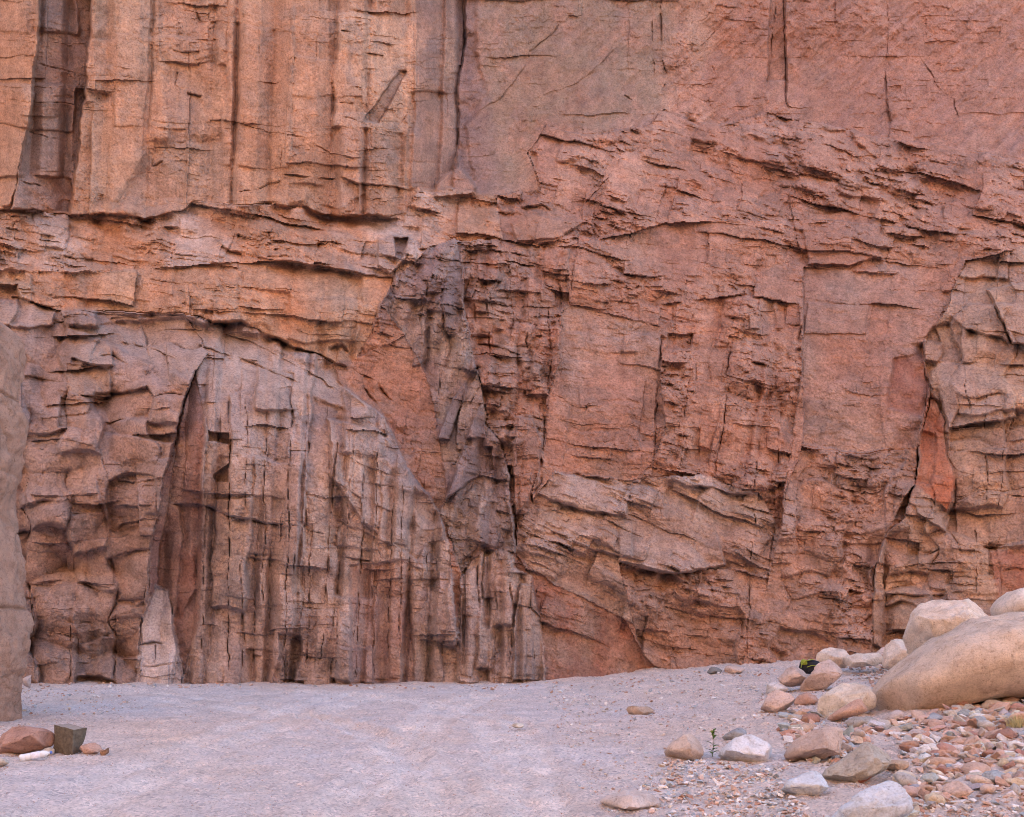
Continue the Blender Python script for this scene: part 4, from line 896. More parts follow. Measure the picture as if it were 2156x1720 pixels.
    def sub(fs, name, parent):
        f = faces[fs]
        uq, iv = np.unique(f, return_inverse=True)
        vv_ = verts[uq]
        o = bpy.data.objects.new(name, np_mesh(name, vv_ - np.array(org, f32), iv.reshape(f.shape), M_CLIFF, col[uq], False))
        o.parent = parent
        COL.objects.link(o)
        return o
    org = np.array(cliff.location)
    for k in range(len(REGIONS)):
        parts[k] = empty(REGIONS[k]['name'], (0, 0, 0), parent=cliff, label=REGIONS[k]['label'])
        rest[k] = []
    for i in range(len(ks)):
        fs = order[st[i]:st[i + 1]]
        k = int(ks[i] // 10_000_000) - 1
        if i in big: sub(fs, 'rock_block', parts[k])
        else: rest[k].append(fs)
    for k, l in rest.items():
        if l: sub(np.concatenate(l), 'rock_face', parts[k])
    print('cliff', H, W, 'blocks', len(big), 'of', len(ks))
    # unseen rock mass behind and above the face, added to block the sun
    bm = bmesh.new()
    top = 34.0
    prof = [(-60, 27.5), (60, 27.5), (60, 70), (-60, 70)]
    vb = [bm.verts.new((x, y, -2)) for x, y in prof]; vt = [bm.verts.new((x, y + (0 if y > 50 else 0), top + (x % 7) * 0.3)) for x, y in prof]
    bm.faces.new(vb); bm.faces.new(vt[::-1])
    for a in range(4): bm.faces.new((vb[a], vt[a], vt[(a + 1) % 4], vb[(a + 1) % 4]))
    bmesh.ops.subdivide_edges(bm, edges=bm.edges[:], cuts=14, use_grid_fill=True)
    for q in bm.verts:
        nz = math.sin(q.co.x * 0.7 + q.co.z * 0.4) * 0.5 + math.sin(q.co.x * 0.23 - q.co.z * 0.9) * 0.5
        if q.co.y < 28: q.co.y += nz * 0.6
        if q.co.z > 30: q.co.z += nz * 0.8
        q.co -= Vector(cliff.location)
    me = bpy.data.meshes.new('sun_block_mass'); bm.to_mesh(me); bm.free()
    me.materials.append(plain('sun_block_rock', C_BROWN, 0.95, 0.8, 0.25))
    link(bpy.data.objects.new('sun_block_mass', me), parent=cliff)
    return cliff


build_cliff()


def build_opposite_wall():
    """the other side of the canyon, behind the eye: it catches the sun and throws warm light across"""
    x = axis([(-70, 70, 280)]); z = axis([(-1, 30, 90)])
    X, Z = np.meshgrid(x, z)
    Z = Z * (1 + 0.4 * sstep(-10, -35, X))
    Y = -15 - 0.10 * Z + 1.5 * fbm(X / 9, Z / 12, 4, 201) + 0.5 * np.floor(perlin(X / 5, Z / 3, 202) * 4) / 4
    Y = Y + 0.014 * np.clip(-X - 8, 0, 33) ** 2 - 0.22 * np.clip(X + 4, 0, 60)
    c1 = np.array((0.62, 0.35, 0.18), f32); c2 = np.array((0.56, 0.36, 0.22), f32)
    t = np.clip(0.5 + fbm(X / 7, Z / 10, 4, 203), 0, 1)[..., None]
    col = c1 * (1 - t) + c2 * t
    h, w = X.shape
    idx = np.arange(h * w).reshape(h, w)
    faces = np.stack([idx[:-1, :-1], idx[:-1, 1:], idx[1:, 1:], idx[1:, :-1]], -1).reshape(-1, 4)[:, ::-1]
    me = np_mesh('canyon_wall', np.stack([X, Y, Z], -1).reshape(-1, 3), faces, M_CLIFF, col.reshape(-1, 3))
    link(bpy.data.objects.new('canyon_wall', me), kind='structure', label='sunlit opposite wall of the canyon behind the viewer')


build_opposite_wall()

# ------------------------------------------------------------------ rocks, one object each
M_STONE = stone_material('boulder_stone', 14.0, 1.0)
M_PEB = tint_material('loose_gravel', 60.0)
OUTLINES = []


def ico(sub):
    bm = bmesh.new()
    bmesh.ops.create_icosphere(bm, subdivisions=sub, radius=1.0)
    bm.verts.ensure_lookup_table()
    v = np.array([q.co[:] for q in bm.verts], np.float64)
    f = np.array([[q.index for q in p.verts] for p in bm.faces], np.int32)
    bm.free()
    return v, f


ICO = {k: ico(k) for k in (2, 3, 4, 5)}


def radial(pts, n=180):
    """distance from the centroid to the outline at n angles"""
    P = np.array(pts, np.float64); Q = np.roll(P, -1, 0)
    th = np.linspace(-np.pi, np.pi, n, endpoint=False)
    d = np.stack([np.cos(th), np.sin(th)], 1)
    r = np.zeros(n)
    for a, b in zip(P, Q):
        e = b - a
        den = d[:, 0] * e[1] - d[:, 1] * e[0]
        den = np.where(abs(den) < 1e-12, 1e-12, den)
        t = (a[0] * e[1] - a[1] * e[0]) / den
        s = (a[0] * d[:, 1] - a[1] * d[:, 0]) / den
        ok = (t > 0) & (s >= -1e-9) & (s <= 1 + 1e-9)
        r = np.where(ok, np.maximum(r, t), r)
    k = np.array([1, 2, 3, 2, 1]) / 9.0
    r = sum(np.roll(r, j - 2) * k[j] for j in range(5))
    return th, r


LANDMARKS = []


def rock(name, pts, color, label, cat='boulder', thick=0.7, y=None, boxy=2.6, rough=0.05, cuts=5, seed=1, sub=4, back=0.45, group=None, freq=1.6, lim=(.50, .80), under=0.25, sink=0.07, mat=None):
    """a boulder whose outline seen from the path is pts; thick is its depth as a share of its width"""
    us = [p[0] for p in pts]; vv = [p[1] for p in pts]
    OUTLINES.append(pts)
    if cuts >= 4: cuts = int(cuts * 1.6) + 2; boxy += .6; rough *= 1.25
    ub = pts[vv.index(max(vv))][0]
    if y is None:
        y = ground_at(ub, max(vv)).y
    wid = (max(us) - min(us)) / F * y
    T = 0.5 * thick * wid
    yc = y + back * T * 1.2
    cu_, cv_ = (min(us) + max(us)) / 2, (min(vv) + max(vv)) / 2
    c0 = at(cu_, cv_, yc)
    loc = [((u - cu_) / F * yc, -(v - cv_) / F * yc) for u, v in pts]
    th, r = radial(loc)
    d, f = ICO[sub]
    ph = np.arctan2(d[:, 2], d[:, 0])
    rr = np.interp(ph, np.append(th, np.pi), np.append(r, r[0]))
    rho = np.hypot(d[:, 0], d[:, 2])
    s = (rho ** boxy + np.abs(d[:, 1]) ** boxy) ** (-1.0 / boxy)
    P = np.stack([s * d[:, 0] / np.maximum(rho, 1e-9) * rho * rr, s * d[:, 1] * T, s * d[:, 2] / np.maximum(rho, 1e-9) * rho * rr], 1)
    size = max(wid, 0.05)
    rs = np.random.RandomState(seed)
    q = P / size
    P = P + d * (size * rough * fbm3(q * freq * 2 + seed * 7.3, 3, seed))[:, None]
    for k in range(cuts):
        n = rs.normal(size=3); n[1] = -abs(n[1]) * .8 - 0.35
        if k % 3 == 2: n = np.array([rs.normal() * .5, -0.5, 1.0])
        n /= np.linalg.norm(n)
        dist = P @ n + size * 0.018 * noise3(q * 6, seed + k)
        lm = dist.max() * rs.uniform(*lim)
        over = dist - lm
        P = P - np.where(over > 0, over * 0.985, 0)[:, None] * n
    P = P + d * (size * rough * 0.34 * fbm3(q * freq * 8 + seed, 4, seed + 9))[:, None]
    zz = P[:, 2]; mid = zz.max() * 0.15
    P[:, 1] += under * T * np.clip((mid - zz) / (mid - zz.min() + 1e-6), 0, 1) ** 1.5 * 2.0
    if size > 0.5:
        for g in range(2):
            nz = fbm3(P * 1.6 + seed + 31 * g, 3, seed + 40 + g)
            P = P - d * (0.022 * np.exp(-(nz / 0.035) ** 2) * np.clip(noise3(P * 1.1, seed + 60 + g) + .4, 0, 1))[:, None]
        P = P + d * (0.012 * fbm3(P * 9, 3, seed + 70))[:, None]
    zmin = P[:, 2].min()
    loc0 = Vector((c0.x, c0.y, c0.z + zmin))
    P[:, 2] -= zmin
    loc0.z -= sink * P[:, 2].max()
    me = np_mesh(name, P, f, mat or M_STONE, None, True)
    o = bpy.data.objects.new(name, me)
    o.location = loc0
    o.color = (*color, 1)
    link(o, label=label, cat=cat, group=group)
    return o


K_TAN = (0.45, 0.325, 0.235); K_PALE = (0.66, 0.55, 0.47); K_PINK = (0.58, 0.44, 0.38); K_WHITE = (0.66, 0.615, 0.60); K_GREY = (0.40, 0.365, 0.335)
K_BLUE = (0.30, 0.315, 0.34); K_RED = (0.40, 0.185, 0.13); K_BROWN = (0.34, 0.215, 0.155)

YB = ground_at(1918, 1512).y
rock('boulder', [(1860, 1461), (1864, 1440), (1880, 1420), (1910, 1392), (1942, 1365), (1975, 1342), (2003, 1328), (2061, 1304), (2110, 1290), (2160, 1280), (2230, 1275), (2300, 1290), (2350, 1340), (2365, 1410), (2340, 1470), (2280, 1478), (2200, 1458), (2155, 1450), (2112, 1457), (2044, 1469), (1983, 1495), (1935, 1512), (1901, 1512), (1875, 1502), (1862, 1488)],
     (0.58, 0.46, 0.375), 'huge smooth tan boulder with a rounded nose lying over the scree', thick=.55, y=YB, boxy=2.9, rough=.035, cuts=3, seed=3, sub=5, back=.75, freq=1.6, lim=(.82, .94), under=.35, sink=.02)
rock('boulder', [(1922, 1311), (1928, 1280), (1949, 1260), (1983, 1253), (2037, 1256), (2065, 1244), (2099, 1260), (2109, 1283), (2090, 1335), (2030, 1365), (1975, 1378), (1945, 1372), (1925, 1338)],
     K_PALE, 'large pale blocky boulder behind the huge smooth tan one', thick=.8, y=YB + 2.2, boxy=3.0, rough=.03, cuts=5, seed=12, sub=5)
rock('boulder', [(2102, 1270), (2126, 1246), (2155, 1229), (2220, 1220), (2265, 1255), (2250, 1320), (2150, 1330), (2106, 1292)],
     K_PALE, 'pale boulder cut by the right edge of the photo, above the huge tan one', thick=.8, y=YB + 2.8, rough=.03, cuts=4, seed=14)
rock('boulder', [(1717, 1394), (1722, 1372), (1738, 1360), (1760, 1356), (1778, 1363), (1788, 1380), (1780, 1402), (1745, 1410), (1722, 1406)],
     K_PALE, 'round pale tan boulder nearest the cliff foot, behind the pointed one', thick=.8, y=17.2, boxy=2.2, rough=.025, cuts=2, seed=21)
rock('boulder', [(1768, 1386), (1785, 1377), (1820, 1373), (1850, 1373), (1858, 1384), (1845, 1398), (1815, 1404), (1785, 1400), (1770, 1394)],
     K_PALE, 'flat topped tan slab between the round boulder and the huge one', thick=.7, y=16.6, boxy=3.2, rough=.03, cuts=5, seed=22)
rock('boulder', [(1862, 1372), (1868, 1350), (1890, 1341), (1915, 1336), (1932, 1350), (1942, 1378), (1925, 1402), (1885, 1410), (1864, 1400)],
     K_PALE, 'lumpy tan boulder tucked behind the nose of the huge one', thick=.8, y=15.6, rough=.035, cuts=4, seed=23)
rock('boulder', [(1840, 1376), (1860, 1358), (1886, 1350), (1895, 1380), (1860, 1396), (1842, 1392)],
     K_PINK, 'small pinkish boulder peeping out behind the lumpy tan one', thick=.8, y=16.9, rough=.03, cuts=4, seed=24, sub=3)
rock('boulder', [(1694, 1453), (1700, 1438), (1712, 1415), (1722, 1393), (1735, 1382), (1758, 1377), (1768, 1385), (1775, 1405), (1790, 1425), (1785, 1440), (1755, 1452), (1730, 1459), (1705, 1460)],
     K_PINK, 'pointed pinkish boulder with an undercut foot in the middle of the boulder heap', thick=.75, rough=.035, cuts=7, seed=31, boxy=3, under=.6, sink=.03)
rock('boulder', [(1636, 1424), (1650, 1405), (1668, 1397), (1690, 1397), (1712, 1412), (1705, 1440), (1690, 1457), (1668, 1452), (1645, 1434)],
     K_PINK, 'tilted pinkish slab leaning against the pointed boulder', thick=.6, rough=.03, cuts=7, seed=34, boxy=3, under=.6, sink=.03)
rock('boulder', [(1607, 1456), (1612, 1442), (1630, 1434), (1650, 1436), (1660, 1450), (1640, 1462), (1612, 1464)],
     K_WHITE, 'small whitish stone under the tilted pinkish slab', thick=.8, rough=.03, cuts=4, seed=35, sub=3)
rock('boulder', [(1602, 1499), (1610, 1478), (1622, 1455), (1640, 1449), (1665, 1455), (1675, 1475), (1670, 1494), (1640, 1502)],
     K_PINK, 'wedge shaped mauve rock at the sand edge of the boulder heap', thick=.8, rough=.03, cuts=6, seed=36, boxy=3)
rock('boulder', [(1672, 1476), (1680, 1462), (1700, 1456), (1722, 1462), (1724, 1475), (1700, 1484), (1676, 1484)],
     (0.52, 0.33, 0.26), 'low pink stone between the wedge shaped rock and the whitish round boulder', thick=.8, rough=.03, cuts=3, seed=37, sub=3)
rock('boulder', [(1725, 1492), (1727, 1468), (1745, 1450), (1775, 1435), (1805, 1430), (1828, 1440), (1840, 1460), (1838, 1484), (1800, 1504), (1760, 1512), (1735, 1510)],
     (0.62, 0.55, 0.48), 'whitish rounded boulder with a pink cobble leaning on it', thick=.7, boxy=2.3, rough=.02, cuts=3, seed=41, sub=5)
rock('boulder', [(1748, 1518), (1752, 1508), (1775, 1488), (1805, 1472), (1832, 1467), (1842, 1477), (1832, 1493), (1800, 1510), (1770, 1519), (1755, 1521)],
     (0.50, 0.325, 0.255), 'long pink cobble leaning on the whitish rounded boulder', thick=.5, boxy=2.2, rough=.02, cuts=2, seed=42, back=.2, under=.6, sink=0)
rock('boulder', [(1785, 1520), (1805, 1509), (1840, 1506), (1862, 1518), (1852, 1534), (1800, 1536)],
     K_GREY, 'grey slab below the nose of the huge tan boulder', thick=.9, rough=.03, cuts=6, seed=43, sub=3, boxy=3)
rock('boulder', [(1666, 1602), (1664, 1585), (1690, 1555), (1720, 1532), (1760, 1523), (1800, 1530), (1806, 1550), (1770, 1572), (1740, 1595), (1700, 1610), (1675, 1613)],
     (0.47, 0.355, 0.30), 'wide flat half-buried slab with a reddish front corner', thick=.8, rough=.025, cuts=7, seed=44, boxy=3.4)
rock('boulder', [(1740, 1642), (1748, 1618), (1790, 1590), (1830, 1563), (1850, 1553), (1890, 1560), (1905, 1580), (1888, 1602), (1862, 1618), (1846, 1644), (1810, 1653), (1765, 1653)],
     (0.42, 0.375, 0.325), 'angular grey boulder with a ridge, in the lower scree', thick=.7, rough=.025, cuts=8, seed=47, boxy=3.2, sub=5)
rock('boulder', [(1647, 1667), (1655, 1645), (1690, 1630), (1720, 1620), (1746, 1622), (1744, 1652), (1727, 1671), (1690, 1678), (1655, 1675)],
     (0.56, 0.59, 0.64), 'flat bluish white rock beside the angular grey boulder', thick=.7, rough=.025, cuts=7, seed=51, boxy=3)
rock('boulder', [(1750, 1745), (1775, 1700), (1805, 1675), (1840, 1650), (1870, 1635), (1895, 1628), (1908, 1640), (1912, 1672), (1900, 1695), (1875, 1715), (1850, 1745), (1800, 1760)],
     (0.53, 0.56, 0.61), 'rough bluish white rock at the bottom edge of the photo', thick=.65, rough=.06, cuts=3, seed=53, sub=5)
rock('boulder', [(1517, 1597), (1523, 1575), (1545, 1555), (1575, 1541), (1600, 1545), (1628, 1562), (1640, 1582), (1622, 1597), (1570, 1606), (1535, 1606)],
     (0.65, 0.64, 0.66), 'white mound shaped rock next to the green seedling', thick=.8, rough=.035, cuts=5, seed=55, sub=4)
rock('boulder', [(1517, 1556), (1530, 1542), (1555, 1530), (1574, 1530), (1574, 1543), (1550, 1556), (1530, 1560)],
     K_BLUE, 'dark blue grey stone behind the white mound shaped rock', thick=.6, rough=.02, cuts=4, seed=56, sub=3)
rock('boulder', [(1400, 1600), (1401, 1582), (1420, 1560), (1445, 1542), (1470, 1536), (1484, 1546), (1484, 1575), (1472, 1592), (1440, 1602)],
     (0.53, 0.42, 0.36), 'low sandy slab half buried left of the green seedling', thick=.9, rough=.03, cuts=6, seed=57, boxy=3)
rock('stone', [(1800, 1642), (1808, 1627), (1830, 1619), (1840, 1632), (1826, 1646), (1808, 1648)], (0.42, 0.15, 0.10), 'bright red stone in front of the angular grey boulder', 'stone', thick=.8, cuts=5, seed=61, sub=3, boxy=3, rough=.03)
rock('stone', [(1858, 1615), (1870, 1602), (1905, 1598), (1922, 1605), (1917, 1620), (1875, 1626)], K_TAN, 'flat tan brick-like stone right of the angular grey boulder', 'stone', thick=.6, cuts=5, seed=62, sub=3, boxy=3.4, rough=.03)
rock('stone', [(1878, 1642), (1885, 1626), (1905, 1618), (1932, 1626), (1935, 1642), (1905, 1653)], (0.64, 0.53, 0.42), 'cream stone above the rough bluish white rock', 'stone', thick=.8, cuts=4, seed=63, sub=3, rough=.03)
rock('stone', [(1985, 1672), (1995, 1650), (2030, 1641), (2060, 1655), (2056, 1676), (2010, 1686)], (0.52, 0.39, 0.335), 'broad mauve slab with a notched front low in the scree', 'stone', thick=.8, cuts=7, seed=64, sub=4, boxy=3, rough=.04)
rock('stone', [(2088, 1558), (2105, 1540), (2130, 1529), (2150, 1532), (2152, 1548), (2120, 1562)], (0.34, 0.19, 0.145), 'dark reddish wedge stone below the dry grass tuft', 'stone', thick=.8, cuts=6, seed=65, sub=3, boxy=3, rough=.03)
rock('stone', [(2063, 1643), (2080, 1625), (2110, 1617), (2127, 1630), (2126, 1648), (2095, 1654)], (0.36, 0.38, 0.40), 'blue grey flat stone near the lower right corner', 'stone', thick=.7, cuts=5, seed=66, sub=3, boxy=3, rough=.03)
rock('stone', [(1933, 1648), (1945, 1630), (1970, 1625), (1984, 1638), (1965, 1653)], (0.42, 0.44, 0.42), 'pale greenish grey stone right of the cream one', 'stone', thick=.7, cuts=4, seed=67, sub=3, rough=.03)
rock('stone', [(1930, 1588), (1938, 1568), (1952, 1562), (1960, 1578), (1945, 1594)], (0.70, 0.66, 0.64), 'bright white stone in the scree behind the flat tan stone', 'stone', thick=.8, cuts=5, seed=68, sub=3, boxy=3, rough=.03)
rock('stone', [(1310, 1502), (1318, 1486), (1332, 1484), (1350, 1488), (1392, 1487), (1392, 1496), (1355, 1503), (1330, 1507)], (0.44, 0.33, 0.255), 'long low tan rock alone on the sandy rise', 'stone', thick=.5, cuts=4, seed=69, sub=3, rough=.04)
rock('stone', [(1071, 1531), (1080, 1522), (1100, 1521), (1104, 1530), (1090, 1534)], (0.58, 0.53, 0.46), 'cream stone alone on the open gravel floor', 'stone', thick=.8, cuts=4, seed=70, sub=3, rough=.03)
rock('stone', [(1525, 1414), (1527, 1396), (1545, 1398), (1566, 1406), (1562, 1413), (1535, 1419)], K_PINK, 'pinkish wedge stone lying against the foot of the cliff', 'stone', thick=.8, cuts=5, seed=71, sub=3, boxy=3, rough=.03)
rock('stone', [(1488, 1418), (1496, 1405), (1512, 1401), (1526, 1408), (1518, 1419)], (0.22, 0.21, 0.20), 'dark grey stone left of the wedge at the foot of the cliff', 'stone', thick=.8, cuts=5, seed=72, sub=3, rough=.04)
rock('stone', [(1260, 1699), (1280, 1682), (1320, 1669), (1370, 1671), (1391, 1686), (1372, 1702), (1300, 1706)], (0.56, 0.47, 0.43), 'flat pale slab nearly level with the gravel at the bottom', 'stone', thick=1.2, cuts=4, seed=73, sub=4, rough=.02)
# left side
rock('boulder', [(-60, 1578), (-45, 1548), (0, 1532), (25, 1525), (60, 1526), (90, 1530), (104, 1538), (108, 1560), (92, 1574), (45, 1582), (0, 1585), (-45, 1588)],
     (0.42, 0.255, 0.205), 'low reddish slab at the foot of the foreground pillar', thick=.5, cuts=6, seed=81, boxy=3.2, rough=.02, sub=5)
rock('stone', [(84, 1585), (92, 1575), (104, 1571), (113, 1576), (112, 1587), (96, 1590)], (0.52, 0.47, 0.41), 'small cream stone between the bottle and the dark block', 'stone', thick=.8, cuts=3, seed=82, sub=3, rough=.03)
rock('stone', [(161, 1583), (170, 1567), (190, 1562), (208, 1565), (212, 1580), (195, 1589), (172, 1589)], (0.48, 0.31, 0.25), 'pink stone touching the right side of the dark block', 'stone', thick=.8, cuts=5, seed=83, sub=3, rough=.03)
rock('stone', [(205, 1588), (210, 1576), (220, 1578), (230, 1570), (226, 1584), (218, 1592)], (0.34, 0.21, 0.14), 'small brown shard right of the pink stone', 'stone', thick=.6, cuts=4, seed=84, sub=3, rough=.05)
rock('stone', [(48, 1452), (49, 1412), (56, 1405), (64, 1412), (62, 1440), (56, 1455)], (0.46, 0.37, 0.345), 'upright mauve stone standing right behind the foreground pillar', 'stone', thick=1.0, cuts=4, seed=85, sub=3, rough=.03)
rock('stone', [(-20, 1606), (-5, 1595), (10, 1597), (18, 1606), (0, 1614)], (0.5, 0.45, 0.40), 'cream stone at the left edge of the photo below the reddish slab', 'stone', thick=.8, cuts=4, seed=86, sub=3, rough=.03)


# ------------------------------------------------------------------ foreground pillar
def build_pillar():
    edge = [(600, -60), (625, -35), (649, 0), (668, 20), (685, 37), (739, 41), (780, 44), (800, 40), (859, 48), (961, 46), (1012, 44), (1080, 34), (1155, 34), (1202, 41), (1277, 45), (1304, 53), (1372, 53), (1440, 48), (1508, 41), (1535, 34), (1560, 30)]
    y0 = ground_at(36, 1530).y
    yc = y0 + 0.55
    n = 200; rows = 300
    base = at(-140, 1532, yc); base.z = float(ground_h(base.x, base.y))
    vs_ = np.linspace(1560, 604, rows)
    V = []
    for v in vs_:
        ur = np.interp(v, [e[0] for e in edge], [e[1] for e in edge])
        xr = (ur - CU) / F * (yc + 0.40)
        z = EYE + (HV - v) / F * yc
        top = np.clip((v - 600) / 90, 0, 1) ** 0.5
        xl = -9.4 + 0.25 * math.sin(z * 1.3) + (1 - top) * 0.6
        cx, rx = (xr + xl) / 2, (xr - xl) / 2
        ry = 0.95 * (0.35 + 0.65 * top) + 0.1 * math.sin(z * 0.9)
        a = np.linspace(0, 2 * np.pi, n, endpoint=False)
        ca, sa = np.cos(a), np.sin(a)
        s = (np.abs(ca) ** 2.8 + np.abs(sa) ** 2.8) ** (-1 / 2.8)
        V.append(np.stack([cx + rx * s * ca, yc + ry * s * sa, np.full(n, z)], 1))
    V = np.array(V)
    P = V.reshape(-1, 3)
    cen = P.copy(); cen[:, 0] = P[:, 0] - (-8.2); cen[:, 1] = P[:, 1] - yc; cen[:, 2] = 0
    nn = cen / np.maximum(np.linalg.norm(cen, axis=1), 1e-6)[:, None]
    disp = 0.09 * fbm3(P * 1.3, 4, 91) + 0.025 * fbm3(P * 5, 4, 92)
    nz = fbm3(P * np.array([1.5, 1.5, .8]), 3, 96); disp = disp - 0.05 * np.exp(-(nz / 0.04) ** 2)
    for z0, sl, dp in ((1.62, .35, .07), (0.62, -.5, .04), (3.6, .3, .05), (4.75, -.2, .06)):
        lay = np.abs(P[:, 2] - z0 - sl * (P[:, 0] + 7.2) + 0.10 * noise3(P * 2.5, 93))
        disp = disp - dp * np.exp(-(lay / 0.022) ** 2) * np.clip(noise3(P * 1.2, 94) + .6, 0, 1)
    st_ = fbm3(P * np.array([1.6, 1.6, .9]), 3, 98) * 3; disp = disp + 0.045 * (np.floor(st_) + sstep(.75, 1.0, st_ - np.floor(st_))) / 2
    disp = disp + 0.05 * np.abs(fbm3(P * np.array([2.2, 2.2, .7]), 3, 95))
    P = P + nn * disp[:, None]
    faces = []
    idx = np.arange(rows * n).reshape(rows, n)
    f = np.stack([idx[:-1], np.roll(idx, -1, 1)[:-1], np.roll(idx, -1, 1)[1:], idx[1:]], -1).reshape(-1, 4)
    # close the top
    c = P[idx[-1]].mean(0) + np.array([0, 0, 0.05])
    P = np.vstack([P, c]); ci = len(P) - 1
    cap = np.stack([idx[-1], np.roll(idx[-1], -1), np.full(n, ci), np.full(n, ci)], 1)
    me = bpy.data.meshes.new('rock_pillar')
    tri = np.stack([idx[-1], np.roll(idx[-1], -1), np.full(n, ci)], 1)
    me.from_pydata((P - np.array(base)).tolist(), [], f.tolist() + tri.tolist())
    me.polygons.foreach_set('use_smooth', np.ones(len(me.polygons), bool))
    me.update()
    me.materials.append(M_STONE)
    o = bpy.data.objects.new('rock_pillar', me); o.location = base; o.color = (0.345, 0.225, 0.175, 1)
    link(o, label='tall smooth tan rock pillar at the left edge of the photo', cat='rock pillar')
    OUTLINES.append([(-200, 640), (40, 640), (52, 1300), (40, 1530), (-200, 1530)])


build_pillar()


# ------------------------------------------------------------------ dark square block
def build_block():
    y0 = ground_at(151, 1588).y
    A0, A1 = at(112, 1583, y0 + .16), at(115, 1526, y0 + .16)
    B0, B1 = at(152, 1589, y0), at(154, 1536, y0)
    C0, C1 = at(172, 1584, y0 + .17), at(183, 1532, y0 + .17)
    D0, D1 = A0 + (C0 - B0), A1 + (C1 - B1)
    bm = bmesh.new()
    vs_ = [bm.verts.new(p) for p in (A0, B0, C0, D0, A1, B1, C1, D1)]
    for q in ((3, 2, 1, 0), (0, 1, 5, 4), (1, 2, 6, 5), (2, 3, 7, 6), (3, 0, 4, 7)):
        bm.faces.new([vs_[k] for k in q])
    top = bm.faces.new([vs_[k] for k in (4, 5, 6, 7)]); top.material_index = 1
    bmesh.ops.subdivide_edges(bm, edges=bm.edges[:], cuts=9, use_grid_fill=True)
    cx = (B0 + D1) / 2
    for q in bm.verts:
        p = np.array([q.co[:]])
        q.co += (q.co - cx).normalized() * (0.010 * float(fbm3(p * 14, 3, 5)[0]) + 0.012 * float(noise3(p * 6, 6)[0]))
        t = (q.co.z - B0.z) / (B1.z - B0.z)
        if q.co.x > C1.x - 0.05 and t < 0.45: q.co.x -= (0.45 - t) * 0.16
    bmesh.ops.recalc_face_normals(bm, faces=bm.faces[:])
    base = (B0 + D0) / 2
    for q in bm.verts: q.co -= base
    me = bpy.data.meshes.new('stone_block'); bm.to_mesh(me); bm.free()
    me.materials.append(plain('dark_block_stone', (0.125, 0.105, 0.082), 0.9, 25, 0.35))
    me.materials.append(plain('pale_block_top', (0.27, 0.235, 0.21), 0.95, 30, 0.2))  # top face in a paler colour than the sides
    o = bpy.data.objects.new('stone_block', me); o.location = base
    link(o, label='dark olive square-cut stone block standing on the gravel at the left', cat='stone block')
    OUTLINES.append([(112, 1583), (115, 1526), (183, 1532), (172, 1590), (152, 1592)])


build_block()


# ------------------------------------------------------------------ lathe helper, bottle
def lathe(name, prof, mat, parent, n=20):
    """profile (x along the axis, radius) turned about X"""
    bm = bmesh.new()
    rings = []
    for x, r in prof:
        rings.append([bm.verts.new((x, r * math.cos(2 * math.pi * k / n), r * math.sin(2 * math.pi * k / n))) for k in range(n)])
    for a, b in zip(rings, rings[1:]):
        for k in range(n):
            bm.faces.new((a[k], a[(k + 1) % n], b[(k + 1) % n], b[k]))
    bm.faces.new(rings[0][::-1]); bm.faces.new(rings[-1])
    bmesh.ops.recalc_face_normals(bm, faces=bm.faces[:])
    me = bpy.data.meshes.new(name); bm.to_mesh(me); bm.free()
    me.polygons.foreach_set('use_smooth', np.ones(len(me.polygons), bool))
    me.materials.append(mat)
    return link(bpy.data.objects.new(name, me), parent=parent)


def build_bottle():
    a = ground_at(46, 1601); b = ground_at(102, 1596)
    g = (a + b) / 2
    e = empty('plastic_bottle', (g.x, g.y, float(ground_h(g.x, g.y)) + 0.045), label='pale plastic bottle lying before the reddish slab', cat='bottle')
    e.rotation_euler = (0, R(-9), R(20))
    t = NT('clear_plastic'); t.b.inputs['Base Color'].default_value = (0.86, 0.89, 0.95, 1); t.b.inputs['Roughness'].default_value = 0.2
    t.b.inputs['Transmission Weight'].default_value = 0.2; t.b.inputs['Specular IOR Level'].default_value = 0.5
    lathe('body', [(-.15, .02), (-.148, .036), (-.14, .041), (-.10, .040), (-.095, .037), (-.09, .040), (-.05, .039), (-.045, .036), (-.04, .039), (.05, .039), (.055, .036), (.06, .039), (.09, .037), (.115, .026), (.13, .015), (.146, .013)], t.m, e)
    lathe('cap', [(.146, .0155), (.150, .017), (.166, .017), (.168, .015)], plain('bottle_cap', (0.12, 0.20, 0.55), 0.4, 30, .05), e)
    lathe('paper_wrapper', [(-.036, .0398), (-.034, .0404), (.044, .0404), (.046, .0398)], plain('bottle_wrapper', (0.72, 0.72, 0.82), 0.5, 25, .2), e)
    OUTLINES.append([(40, 1592), (42, 1575), (95, 1560), (105, 1572), (60, 1592)])


build_bottle()


